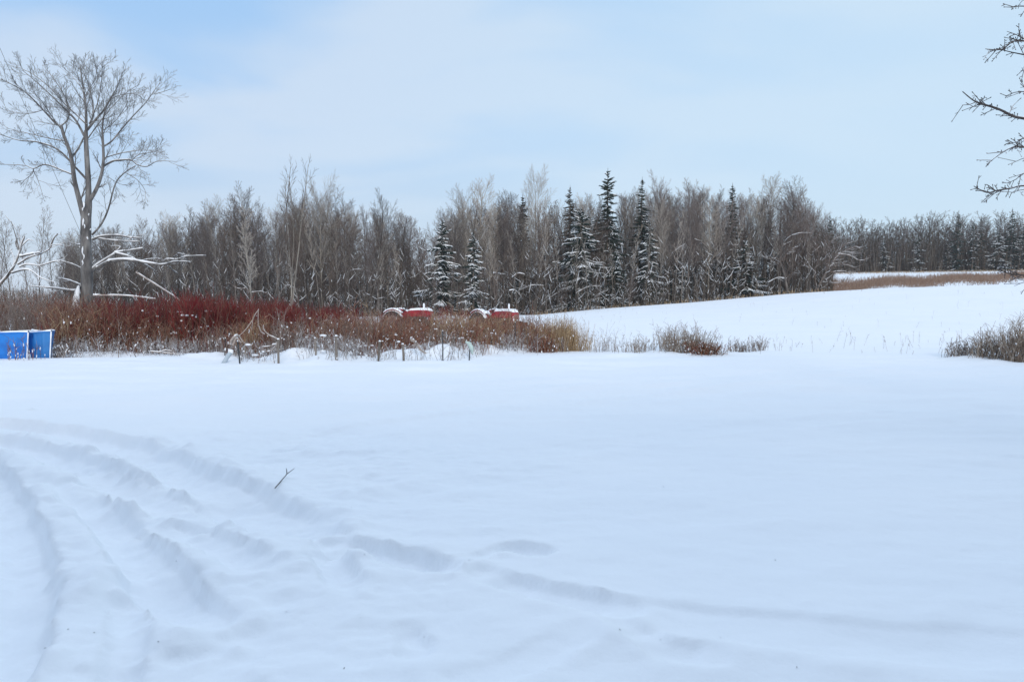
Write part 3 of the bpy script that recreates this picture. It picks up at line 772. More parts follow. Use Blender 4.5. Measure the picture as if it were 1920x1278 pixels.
# ------------------------------------------------------------------ weeds and grass
def weed(T, rng, p, H, lean=.15, head=4, spread=.10, r=.006, ms=None, snow=0.0, mi=0):
    d = Vector((rng.gauss(0, lean), rng.gauss(0, lean), 1)).normalized(); pts = [p.copy()]
    for k in range(3):
        d = (d + Vector((rng.gauss(0, .09), rng.gauss(0, .09), 0))).normalized(); p = p + d * H / 3; pts.append(p.copy())
    T.add(pts, [r, r * .9, r * .7, r * .4], 3, mi)
    for k in range(head):
        q, dd = along(pts, rng.uniform(.45, 1)); s = side(rng, dd, R(rng.uniform(25, 60)), rng.random() * 6.28)
        T.add([q, q + s * spread * H * rng.uniform(.5, 1.6)], [r * .75, r * .5], 3, mi)
    if ms is not None and rng.random() < snow:
        q, dd = along(pts, rng.uniform(.25, .97)); l_ = rng.uniform(.015, .05); w_ = min(.022, .007 + rng.expovariate(170))
        T.add([q - dd * l_, q - dd * l_ * .3 + Vector((rng.gauss(0, .004), 0, .004)), q + dd * l_ * .5 + Vector((rng.gauss(0, .008), 0, .006)), q + dd * l_], [w_ * .3, w_, w_ * .8, .002], 5, ms)
def thicket():
    rng = random.Random(21); T = Tubes()
    for i in range(15000):
        u = rng.uniform(-140, 1075)
        Y = edge(u) + rng.uniform(.5, 1.2) + (1.0 if 430 < u < 900 else 0) + abs(rng.gauss(0, 1)) * 5.6
        if Y > 41: continue
        x = (u - 960) / F * Y
        if u < 100 and Y < 27: continue
        if 935 < u and Y > 33: continue
        vt = np.interp(u, [-140, 0, 120, 260, 420, 520, 640, 720, 800, 900, 1000, 1075], [538, 548, 560, 600, 612, 608, 600, 598, 599, 598, 602, 614]) + rng.gauss(0, 11)
        Hm = max(.35, topH(u, vt, Y)); H = min(Hm, 1.95) * rng.choice((rng.uniform(.4, 1.0), rng.uniform(.75, 1.05)))
        bare = .5 + .5 * float(vnoise(np.array([x * .7]), np.array([Y * .7]))[0])
        g = float(vnoise(np.array([x * .9 + 31]), np.array([Y * .55]))[0]) + rng.gauss(0, .25)
        if bare < .22 and rng.random() < .75: continue
        mi = 2 if g > .45 else (3 if g < -.78 else 0)
        weed(T, rng, Vector((x, Y, gz(x, Y) - .03)), H * (.8 + .4 * bare), .2, 5, .16, .0062, 1, .16 if Y < 30 else .06, mi)
    tag(T.build('dead_weeds', [M_weed, M_snow, M_weed_grey, M_tan]), 'thicket of brown dead weeds along the near edge of the field', 'weeds', kind='stuff')
thicket()
def low_weeds():
    rng = random.Random(22); T = Tubes()
    for i in range(2600):          # short snowy weeds at the foot of the thicket
        u = rng.uniform(-20, 1070); Y = edge(u) + rng.uniform(.1, 2.6); x = (u - 960) / F * Y
        if vnoise(np.array([x * 1.1]), np.array([Y * 1.1]))[0] < -.05: continue
        weed(T, rng, Vector((x, Y, gz(x, Y) - .03)), rng.uniform(.15, .55), .35, 4, .35, .006, 1, .4, 2 if rng.random() < .6 else 0)
    for i in range(110):
        u = rng.uniform(420, 930); Y = edge(u) + rng.uniform(.4, 3.2); x = (u - 960) / F * Y
        T.blob((x, Y, gz(x, Y) + rng.uniform(.05, .55)), min(.05, .012 + rng.expovariate(90)), rng.uniform(1.0, 2.2), .6, 1)
    tag(T.build('dead_weeds', [M_weed_grey, M_snow, M_frost]), 'short grey weeds capped with snow at the foot of the thicket', 'weeds', kind='stuff')
low_weeds()
def stalks():
    rng = random.Random(23); T = Tubes()
    for i in range(900):           # single stalks poking through the open snow
        u = rng.uniform(960, 1990); Y = rng.choice((rng.uniform(24, 31), rng.uniform(24, 95))); x = (u - 960) / F * Y
        if rng.random() < (.72 if u > 1180 else .45): continue
        weed(T, rng, Vector((x, Y, gz(x, Y) - .03)), rng.uniform(.12, .55) * (1.25 if u < 1180 else 1), .2, 3, .2, .0045)
    tag(T.build('dead_weeds', [M_weed_grey]), 'scattered thin grey stalks poking through the snow of the open field', 'weeds', kind='stuff')
stalks()
def strip():
    rng = random.Random(24); T = Tubes()
    for i in range(15000):          # rusty grass on the rise before the far wood
        u = rng.uniform(1535, 1960); c = np.interp(u, [1535, 1600, 1700, 1900, 1960], [116, 121, 131, 146, 148]); Y = c + 12 + rng.gauss(0, 12) + (6 * math.sin(u * .05))
        x = (u - 960) / F * Y; p = Vector((x, Y, gz(x, Y) - .05)); H = rng.uniform(.3, .8)
        e = p + Vector((rng.gauss(0, .15), rng.gauss(0, .15), H)); T.add([p, p.lerp(e, .6) + Vector((rng.gauss(0, .03), 0, 0)), e], [.028, .022, .008], 3, 0)
    for i in range(1500):          # pale fringe at the foot of both woods
        if rng.random() < .22: u = rng.uniform(1000, 1560); Y = rng.uniform(95, 101)
        else: u = rng.uniform(1540, 1960); Y = rng.uniform(192, 202)
        x = (u - 960) / F * Y; p = Vector((x, Y, gz(x, Y) - .05)); H = rng.uniform(.25, .6)
        e = p + Vector((rng.gauss(0, .12), rng.gauss(0, .12), H)); T.add([p, e], [.022, .008], 3, 1)
    tag(T.build('dry_grass', [M_rust, M_tan]), 'rusty dry grass in a long band on the rise before the far wood', 'grass', kind='stuff')
strip()
def grass_clump(u, Y, n, H, spread, label, mats, seed, cat='grass', snow=.1, head=1, lean=.12, group=None, name='grass_clump', depth=None, r=.006):
    rng = random.Random(seed); b = on(u, Y); T = Tubes()
    for i in range(n):
        x, y = rng.gauss(0, spread), rng.gauss(0, depth or spread * .6)
        z = gz(b.x + x, b.y + y) - b.z
        weed(T, rng, Vector((x, y, z - .04)), H * rng.choice((rng.uniform(.25, .7), rng.uniform(.4, 1.05))) * (1 - .25 * min(1, abs(x) / (2.5 * spread))), lean, head, .15, r, 1, snow)
    o = T.build(name, mats); o.location = b
    return tag(o, label, cat, group)
grass_clump(1052, 26.2, 900, 1.25, .42, 'tall tan dry grass clump at the right end of the thicket', [M_tan, M_snow], 31, snow=.05)
grass_clump(1018, 25.4, 260, .8, .26, 'low dark brown weed clump left of the tall tan grass', [M_weed, M_snow], 32, 'weeds', name='weed_clump')
grass_clump(1290, 24.6, 380, 1.0, .42, 'largest snowy brown weed clump alone on the open snow right of the thicket', [M_straw, M_snow], 33, 'weeds', .35, 5, .28, name='weed_clump')
grass_clump(1322, 23.9, 300, .5, .26, 'low dark tangled weed clump huddled against the largest lone weed clump', [M_weed, M_snow], 34, 'weeds', .35, 6, .5, name='weed_clump', r=.008)
grass_clump(1200, 25.6, 100, .6, .26, 'thin grey weed clump left of the largest lone weed clump', [M_straw, M_snow], 35, 'weeds', .35, 5, .3, name='weed_clump')
grass_clump(1252, 26.6, 60, 1.05, .16, 'tall sparse grey weeds just behind the left side of the largest lone weed clump', [M_weed_grey, M_snow], 38, 'weeds', .1, 6, .2, name='weed_clump')
grass_clump(1422, 26, 70, .62, .16, 'small leaning grey weed tuft right of the largest lone weed clump', [M_weed_grey, M_snow], 36, 'weeds', .1, 6, .3, name='weed_clump')
grass_clump(1385, 25, 110, .5, .16, 'wispy pale weeds between the largest lone clump and the small leaning tuft', [M_weed_grey, M_snow], 37, 'weeds', .1, 4, .2, name='weed_clump')
grass_clump(1140, 25.4, 55, .75, .36, 'sparse pale weeds in the snow just right of the tall tan grass', [M_weed_grey, M_snow], 39, 'weeds', .1, 4, .2, name='weed_clump')
for i, (u, Y, n_, H, sp, lab) in enumerate([(1862, 22.6, 210, .9, .34, 'brown snowy bush in the middle of the shrubs at the right edge'), (1922, 21.8, 290, 1.3, .34, 'thickest dark brown bush cut by the right edge'), (1808, 23.2, 130, .6, .26, 'thin pale low bush at the left end of the right-edge shrubs'), (1985, 22.5, 320, 1.45, .4, 'brown bush just beyond the right edge shrubs')]):
    grass_clump(u, Y, n_, H, sp, lab, [M_straw if i != 2 else M_weed_grey, M_snow], 41 + i, 'bush', .3, 6, .3, name='bush', r=.007)

# ------------------------------------------------------------------ red-stemmed shrubs
def shrub_mesh(name, seed, n_, H, mats, spread=.35, snow=.3):
    rng = random.Random(seed); T = Tubes()
    for i in range(n_):
        a = rng.random() * 6.28; q = Vector((math.cos(a), math.sin(a), 0)) * spread * math.sqrt(rng.random())
        d = (Vector((q.x * .45, q.y * .45, 1)) + Vector((rng.gauss(0, .1), rng.gauss(0, .1), 0))).normalized(); p = q + Vector((0, 0, -.05)); pts = [p.copy()]
        L = H * rng.uniform(.6, 1.05)
        for k in range(4):
            d = (d + rv(rng) * .06 + Vector((0, 0, .05))).normalized(); p = p + d * L / 4; pts.append(p.copy())
        T.add(pts, [.010, .009, .008, .006, .004], 4, 0)
        for k in range(7):
            q2, dd = along(pts, rng.uniform(.35, .98)); s = side(rng, dd, R(rng.uniform(20, 40)), rng.random() * 6.28)
            e = q2 + s * L * rng.uniform(.12, .3); T.add([q2, q2.lerp(e, .5), e + Vector((0, 0, .03))], [.006, .005, .003], 3, 0)
        if rng.random() < snow: T.blob(pts[rng.randint(1, 3)], rng.uniform(.02, .045), 1.2, .7, 1)
    return T.build(name, mats)
rp = [shrub_mesh('red_shrub', 70 + i, 30, 1.6, [M_red, M_snow]) for i in range(4)]
rngs = random.Random(77)
first = [True] * 4
def red(u, Y, H, label, group=None):
    i = rngs.randrange(4); o = rp[i].copy(); COL.objects.link(o)
    put(o, u, Y, .03, rngs.random() * 6.28, max(.75, H / 1.6) if H > 1.2 else H / 1.6 * 1.1, H / 1.6); return tag(o, label, 'shrub', group)
GR = 'red-stemmed shrubs in the thicket'
for u in range(120, 760, 6):
    for rr in range(2):
        uj = u + rngs.uniform(-6, 6); Y = rngs.uniform(24.8, 39)
        if vnoise(np.array([uj * .03]), np.array([Y * .3]))[0] < -.16: continue
        if 600 < uj and rngs.random() < .3: continue
        vt = np.interp(uj, [160, 260, 350, 480, 560, 620, 740], [562, 550, 545, 556, 566, 566, 582]) + abs(rngs.gauss(0, 14))
        red(uj, Y, max(.7, topH(uj, vt, Y)), 'bright red-stemmed leafless shrub in the red band of the thicket', GR)
for u, Y in ((105, 25.4), (118, 25.6), (160, 27), (170, 28), (135, 29), (90, 30), (60, 31)):
    red(u, Y, rngs.uniform(1.05, 1.35), 'red-stemmed shrub standing near the blue bins with snow at its foot', 'red-stemmed shrubs by the blue bins')
for u in range(770, 960, 14):
    red(u + rngs.uniform(-5, 5), rngs.uniform(62, 72), rngs.uniform(.9, 1.4), 'dull red shrub on the field behind the tractors', 'red shrubs behind the tractors')
for o in rp: bpy.data.objects.remove(o)

# ------------------------------------------------------------------ large bare tree
def large_tree():
    Y0 = 32.0; b = on(152, Y0); root = empty('bare_tree', b); rng = random.Random(11)
    Tt, Tl, Ts = Tubes(), Tubes(), Tubes()
    P = px(Y0)
    def pl(l, dep): 
        return [at(u, v, Y0 + dep * i / max(1, len(l) - 1)) - b for i, (u, v) in enumerate(l)]
    tr = smooth([Vector((-.05, 0, -.2))] + pl([(153, 600), (162, 560), (163, 520), (161, 470), (161, 430), (162, 400), (166, 378), (165, 330), (162, 280), (161, 245)], 0))
    n_ = len(tr)
    Tt.add(tr, [float(np.interp(i / n_, [0, .2, .5, .6, .71, .85, 1], [.32, .22, .195, .185, .11, .092, .062])) for i in range(n_)], 10)
    S = dict(rmin=.0048, lev=[(6, .06, .05, 6, .15, 32, .55, 4), (4, .07, .04, 4, .2, 32, .5, 3), (3, .07, .03, 0, 0, 0, 0, 3)])
    limbs = [  # pixels, start radius px, end radius px, depth drift m, twig count, snow
        ([(158, 412), (150, 380), (140, 340), (136, 310), (131, 285), (120, 255), (115, 236)], 7.5, 3.6, -.5, 8, .5),
        ([(115, 236), (104, 231), (80, 205), (50, 175), (25, 160), (2, 148)], 3.3, .8, -1.2, 16, .3),
        ([(115, 236), (128, 222), (128, 200), (116, 170), (95, 140), (80, 122)], 2.4, .6, .9, 14, .2),
        ([(162, 246), (161, 205), (157, 170), (153, 146), (150, 122)], 4.2, .8, .5, 16, .2),
        ([(164, 243), (178, 226), (195, 206), (207, 185), (219, 165), (225, 150)], 3.8, .8, -.9, 18, .4),
        ([(168, 232), (175, 214), (172, 182), (164, 152), (155, 132), (158, 118)], 3.0, .6, 1.4, 15, .2),
        ([(159, 257), (143, 227), (125, 208), (100, 183), (70, 155), (42, 132)], 3.4, .7, -1.5, 17, .4),
        ([(163, 234), (140, 212), (115, 188), (92, 163), (60, 138), (30, 125)], 2.8, .6, 1.5, 17, .3),
        ([(137, 292), (147, 278), (157, 258)], 2.8, 2.2, .3, 1, 1.0),
        ([(167, 378), (180, 356), (190, 328), (194, 300), (193, 265), (192, 238), (197, 208), (207, 185)], 6.0, 1.2, -.8, 12, .3),
        ([(193, 275), (210, 264), (230, 240), (250, 217), (272, 194), (288, 172), (301, 155)], 2.8, .7, 1.2, 14, .3),
        ([(285, 177), (300, 174), (318, 168)], 1.1, .5, .2, 4, .3),
        ([(195, 311), (212, 302), (228, 300), (246, 300), (258, 309), (276, 312), (296, 302), (330, 303)], 3.0, .6, -1.2, 12, .6),
        ([(247, 300), (260, 290), (275, 287), (298, 283)], 1.6, .5, .6, 6, .5),
        ([(196, 296), (222, 288), (258, 282), (298, 282)], 1.8, .5, 1.2, 8, .5),
        ([(173, 440), (190, 420), (203, 392), (212, 358), (220, 338), (236, 322), (254, 311)], 3.0, 1.2, -1.2, 9, .5),
        ([(236, 324), (256, 336), (268, 350), (274, 362)], 1.2, .5, .3, 4, .3),
        ([(162, 336), (140, 312), (118, 288), (98, 275), (68, 266), (35, 263), (0, 252)], 3.4, .9, -1.0, 15, .9),
        ([(136, 327), (118, 320), (95, 311), (80, 309), (63, 316), (45, 310), (0, 308)], 2.6, .8, 1.0, 13, .8),
        ([(63, 316), (60, 326), (46, 338), (38, 348)], 1.4, .5, .3, 4, .4),
        ([(62, 318), (72, 340), (80, 365)], 1.0, .4, .3, 4, .2),
        ([(124, 264), (100, 261), (70, 254), (45, 248), (12, 240)], 1.8, .6, 1.3, 11, .5),
        ([(80, 206), (60, 212), (35, 212), (5, 205)], 1.3, .5, -.4, 8, .3),
        ([(163, 262), (190, 225), (215, 195), (240, 172), (262, 158)], 1.9, .5, 1.8, 12, .2), ([(120, 250), (95, 215), (75, 186), (52, 166)], 1.6, .5, -1.8, 10, .2),
        ([(168, 232), (184, 190), (190, 155), (192, 122)], 1.6, .5, -1.8, 11, .2), ([(158, 172), (135, 142), (110, 120)], 1.2, .5, 1.2, 9, .2), ([(158, 182), (176, 152), (184, 122)], 1.2, .5, -1.0, 9, .2),
        ([(207, 185), (235, 176), (258, 178), (270, 188)], 1.2, .5, 1.0, 9, .2), ([(193, 245), (215, 228), (232, 205), (240, 190)], 1.2, .5, -1.2, 9, .2),
        ([(200, 330), (225, 345), (245, 348)], .9, .4, .8, 4, .2), ([(186, 250), (205, 248), (225, 255)], 1.0, .4, .6, 6, .2),
    ]
    for l, r0, r1, dep, nt_, sn in limbs:
        pts = pl(l, dep)
        Pp = smooth(pts); m_ = len(Pp)
        rad = [max(.3, .70 * (r0 + (r1 - r0) * i / (m_ - 1))) * P for i in range(m_)]
        Tl.add(Pp, rad, 6, 0)
        if sn > .25:
            a = [max(0, 1 - abs((Pp[min(i + 1, m_ - 1)] - Pp[max(i - 1, 0)]).normalized().z) ** 2) for i in range(m_)]
            cut = int(m_ * (.55 + .4 * sn))
            if cut > 3: Tl.add([Pp[i] + Vector((0, 0, rad[i] * .6)) for i in range(cut)], [max(.004, rad[i] * .75 * a[i] * min(1, .5 + sn * .5)) for i in range(cut)], 5, 1)
        az_ = rng.random() * 6.28
        nt_ = int(nt_ * .85) + 1
        for k in range(nt_):
            f = .12 + .88 * (k + rng.random() * .7) / nt_; q, d = along(Pp, f); az_ += 2.4
            ll = rng.uniform(.4, 1.15) * (1.2 - .5 * f)
            dd = side(rng, d, R(rng.uniform(25, 55)), az_); dd = (dd + Vector((0, 0, .18))).normalized()
            grow(rng, [Tl] * 3, q, dd, ll, max(.009, rad[int(f * (m_ - 1))] * .38), 0, S)
    low = [
        ([(168, 508), (186, 495), (212, 478), (217, 473)], 4.5, 3.2), ([(215, 474), (240, 470), (268, 465)], 2.6, 1.2), ([(217, 475), (245, 482), (262, 491), (280, 500), (291, 508)], 2.8, .8),
        ([(182, 503), (205, 490), (240, 487), (272, 492), (305, 496), (328, 490), (357, 491)], 3.6, .9), ([(305, 494), (312, 486), (332, 486), (352, 480), (386, 479)], 2.0, .7),
        ([(173, 449), (190, 443), (220, 441), (245, 445), (266, 446)], 2.6, .8), ([(185, 447), (205, 450), (235, 452), (262, 453)], 2.2, .7),
        ([(152, 503), (135, 495), (112, 489), (95, 492), (70, 500)], 2.2, .8), ([(152, 534), (132, 526), (110, 521)], 2.0, .8), ([(153, 536), (140, 545), (110, 541), (80, 538), (55, 536)], 2.8, .7),
        ([(157, 461), (148, 458), (139, 457)], 1.5, .8), ([(217, 472), (225, 462), (206, 461)], 1.4, .6), ([(318, 500), (325, 507), (334, 513)], 1.2, .6), ([(325, 482), (334, 475), (342, 476)], 1.0, .5),
        ([(152, 480), (156, 470), (149, 463)], 2.2, 1.6), ([(262, 490), (275, 486), (300, 484)], 1.1, .5), ([(240, 450), (252, 444), (275, 438)], 1.0, .4),
    ]
    for l, r0, r1 in low:
        Pp = limb(Ts, pl(l, rng.uniform(-1.2, 1.2)), r0 * P, r1 * P, 7, 1.15, off=.7)
        L = (Pp[-1] - Pp[0]).length
        for k in range(max(2, int(L * 3))):
            q, d = along(Pp, rng.uniform(.25, 1)); s = side(rng, d, R(rng.uniform(25, 60)), rng.random() * 6.28); l2 = rng.uniform(.15, .5)
            limb(Ts, [q, q + s * l2 * .5, q + (s + Vector((0, 0, .2))).normalized() * l2], .012, .006, 4, 1.1)
    # snow plastered on the trunk and on the leaning stub at its foot
    stub = Tubes(); limb(stub, [Vector((.1, -.2, .95))] + pl([(151, 552), (147, 575), (144, 592)], -.4) + [Vector((-.28, -.5, .3))], .13, .16, 8, 0)
    sn = Tubes()
    st = pl([(153, 535), (150, 552), (146, 575), (144, 590)], -.4)
    sn.add([p + Vector((-.03, -.16, 0)) for p in smooth(st)], [.02, .05, .07, .10, .09, .12, .13, .10, .13, .14, .11, .12, .05], 8, 0)
    for u, v, h_, w_ in ((157, 384, 6, 2.0), (155, 392, 3, 1.4), (156, 416, 7, 1.8), (158, 424, 4, 1.2), (164, 446, 2.5, 1.6), (155, 470, 8, 1.7), (157, 481, 5, 1.3), (155, 492, 5, 1.4), (170, 430, 2, 1.1), (166, 402, 2, 1.0)):
        sn.add([at(u + rng.uniform(-1, 1), v + h_ * t, Y0 - .24) - b for t in (-1, -.4, .3, 1)], [.01, w_ * P, w_ * P * .8, .01], 6, 0)
    Tt.build('trunk', M_bark_big, root); Tl.build('crown', [M_bark_big, M_snow], root)
    Ts.build('low_branches', [M_bark_big, M_snow], root); stub.build('stub', [M_bark_big, M_snow], root); sn.build('snow', [M_snow], root)
    tag(root, 'large bare spreading tree with snow-laden low branches standing over the thicket at left', 'tree')
large_tree()

# thin wire slanting from upper left down to the large tree
T = Tubes(); w0, w1 = at(-330, -680, 26.0), at(158, 452, 31.9)
T.add([w0.lerp(w1, t / 12) - Vector((0, 0, .12 * math.sin(math.pi * t / 12))) for t in range(13)], [.007] * 13, 5)
tag(T.build('wire', paint_mat('wire_black', (.03, .03, .035))), 'thin dark wire slanting from the upper left down to the large bare tree', 'wire')

# small snowy tree leaning in from the left edge
bough_tree('snowy_tree', 29, -55, [[(-55, 640), (-35, 575), (0, 532), (20, 508), (34, 480), (40, 457), (46, 443)], [(33, 495), (55, 482), (75, 476), (92, 467), (98, 459), (116, 459)], [(95, 462), (100, 448), (108, 438)], [(38, 480), (62, 475), (76, 473)], [(40, 461), (52, 450), (60, 450)],
    [(22, 511), (45, 505), (60, 508), (76, 520), (98, 528)], [(36, 468), (30, 455), (33, 446)], [(36, 500), (50, 495), (75, 497), (100, 490), (113, 489)]], .085, 'small whitish snow-coated tree leaning in from the left edge', seed=9, twigs=4, snow=1.25, bark=M_plaster)

# slim saplings standing in the thicket in front of the wood
S_sap = dict(rmin=.008, lev=[(10, .035, .03, 16, .35, 26, .17, 5), (4, .08, .12, 5, .2, 30, .45, 3), (3, .1, .06, 0, 0, 0, 0, 3)])
for i, (u, v, Y, lab) in enumerate([(512, 296, 52, 'slim dark sapling rising alone above the skyline, left of the forked sapling'), (543, 288, 54, 'tall slim forked sapling rising highest above the middle of the red shrubs')]):
    H = topH(u, v, Y) * .95; o = bare_tree('sapling', 80 + i, H, S_sap, M_wood_bark if i == 0 else M_pale_bark, M_twig_brown, .06, .02, 1 if i == 0 else 3)
    put(o, u, Y, 0, 1.0); tag(o, lab, 'tree')
o = bare_tree('sapling', 84, topH(471, 395, 60), S_thin, M_pale_bark, M_twig_pale, .06); put(o, 471, 60); tag(o, 'pale slim sapling with light twigs left of the two tall saplings', 'tree')

# ------------------------------------------------------------------ tree off the right edge whose branches reach in
def right_tree():
    Y0 = 9.5; b = on(2230, Y0); root = empty('bare_tree', b); rng = random.Random(13); Tt, Tb = Tubes(), Tubes(); P = px(Y0)
    tr = smooth([Vector((0, 0, -.2)), Vector((.02, 0, 1.2)), Vector((-.05, .05, 2.6)), Vector((.0, 0, 4.0)), Vector((-.05, .1, 5.5)), Vector((0, 0, 7.2))])
    Tt.add(tr, [.19 - .16 * i / (len(tr) - 1) for i in range(len(tr))], 10)
    br = [([(2230, 150), (2100, 110), (2000, 92), (1920, 77), (1898, 79), (1878, 93), (1848, 92)], 3.2, .8, -.8), ([(2000, 120), (1960, 112), (1920, 103), (1896, 98), (1876, 93)], 2.2, .8, -.3), ([(2010, 110), (1950, 85), (1920, 73), (1905, 65), (1888, 59)], 2.0, .7, .2),
          ([(2230, 300), (2100, 262), (2000, 238), (1920, 222), (1900, 218), (1873, 205), (1845, 196), (1826, 189), (1805, 172)], 5.0, 1.0, -1.0), ([(1830, 191), (1818, 196), (1804, 197)], 1.2, .7, .05), ([(1892, 214), (1898, 200), (1910, 188)], 1.3, .6, .1),
          ([(2100, 240), (2000, 195), (1940, 176), (1920, 172), (1901, 174), (1885, 181)], 2.0, .7, .4), ([(2230, 340), (2080, 300), (1980, 283), (1920, 276), (1901, 275), (1876, 288), (1850, 308)], 3.4, .9, -.6), ([(1884, 284), (1868, 286), (1850, 288)], 1.3, .7, .1),
          ([(2000, 285), (1950, 260), (1920, 259), (1908, 266), (1886, 270)], 2.0, .7, .2), ([(2230, 420), (2080, 372), (1980, 353), (1920, 348), (1895, 353), (1870, 357), (1850, 361), (1826, 349)], 3.2, .9, -.4), ([(1866, 357), (1852, 347), (1846, 346)], 1.2, .6, .1),
          ([(2000, 352), (1960, 325), (1920, 325), (1905, 336), (1888, 344)], 1.8, .7, .3), ([(1940, 355), (1915, 356), (1896, 362)], 1.4, .6, .2), ([(2060, 60), (1980, 20), (1920, 12), (1895, 14)], 2.2, .8, -.3), ([(1960, 318), (1930, 296), (1902, 304)], 1.3, .6, .2),
          ([(2230, 610), (2080, 560), (1980, 525), (1920, 516), (1892, 513), (1874, 505)], 2.4, .8, -.3), ([(2000, 535), (1950, 525), (1920, 529), (1902, 536)], 1.5, .6, .2), ([(1950, 148), (1925, 134), (1914, 133)], 1.2, .6, .2), ([(1950, 10), (1920, 0), (1908, -6)], 1.6, .7, .2)]
    for l, r0, r1, dep in br:
        pts = [at(u, v, Y0 + (dep * i / (len(l) - 1))) - b for i, (u, v) in enumerate(l)]
        Pp = smooth(pts); m_ = len(Pp); rad = [.76 * (r0 + (r1 - r0) * i / (m_ - 1)) * P for i in range(m_)]
        Tb.add(Pp, rad, 6, 0)
        L = sum((Pp[i + 1] - Pp[i]).length for i in range(m_ - 1)); az_ = rng.random() * 6
        for k in range(max(3, int(L * 16))):
            q, d = along(Pp, rng.uniform(.15, 1)); az_ += 2.4; s = side(rng, d, R(rng.uniform(30, 65)), az_)
            l2 = rng.uniform(.02, .07) if rng.random() < .72 else rng.uniform(.1, .22)
            e = q + s * l2; Tb.add([q, q.lerp(e, .5), e], [.004, .0036, .0028], 4, 0)
            Tb.add([e - s * .006, e + s * .004, e + s * .014], [.0035, .006, .001], 5, 0)
            if l2 > .09:
                for z in range(2):
                    q2 = q.lerp(e, rng.uniform(.4, .9)); s2 = side(rng, s, R(45), rng.random() * 6.28); Tb.add([q2, q2 + s2 * .04], [.004, .003], 3, 0)
    S = dict(rmin=.006, lev=[(6, .1, .05, 7, .2, 40, .5, 5), (4, .1, .05, 5, .2, 40, .5, 3), (3, .1, .04, 0, 0, 0, 0, 3)])
    for k in range(12):
        q, d = along(tr, .4 + .58 * k / 12); a = rng.uniform(-1.6, 1.6)
        grow(rng, [Tb] * 3, q, Vector((math.cos(a), math.sin(a), .5)).normalized(), rng.uniform(1.2, 2.0), .05, 0, S)
    Tt.build('trunk', M_bark_big, root); Tb.build('crown', M_twig_big, root)
    tag(root, 'bare tree reaching in from the right edge with short-spurred dark twigs', 'tree')
right_tree()

# ------------------------------------------------------------------ tractors
M_tred = paint_mat('faded_red_paint', (.33, .018, .03), (.17, .012, .02), .45)
M_dark = paint_mat('dark_iron', (.045, .042, .042), (.03, .022, .02), .7)
M_tyre = paint_mat('tyre_rubber', (.03, .03, .032), (.05, .05, .052), .85, 12)
M_rimm = paint_mat('rim_paint', (.35, .33, .31), (.25, .18, .14), .6)
M_grey = paint_mat('grey_metal', (.28, .28, .29), (.18, .16, .15), .5)
M_rustm = paint_mat('rusty_steel', (.17, .06, .035), (.09, .035, .025), .8)
def wheel(name, R_, w, c, parent):
    root = None
    t = MB(); prof = [(R_ * .62, -w / 2), (R_ * .86, -w / 2), (R_ * .97, -w * .40), (R_, -w * .2), (R_, w * .2), (R_ * .97, w * .40), (R_ * .86, w / 2), (R_ * .62, w / 2), (R_ * .62, -w / 2)]
    t.lathe(prof, 36, Matrix.Translation(c))
    for i in range(22):
        for sgn in (-1, 1):
            a = 2 * math.pi * (i + (.5 if sgn > 0 else 0)) / 22
            t.box((0, 0, 0), (.05, w * .46, .035), Matrix.Translation(c) @ Matrix.Rotation(-a, 4, 'Y') @ Matrix.Translation((0, sgn * w * .24, R_ + .005)) @ Matrix.Rotation(sgn * .6, 4, 'Z'))
    o = t.build(name, M_tyre, parent)
    r = MB(); r.lathe([(R_ * .61, -w * .4), (R_ * .6, -w * .1), (R_ * .2, -w * .05), (.02, -w * .12), (.02, w * .12), (R_ * .2, w * .05), (R_ * .6, w * .1), (R_ * .61, w * .4)], 28, Matrix.Translation(c))
    r.build('rim', M_rimm, o)
    return o
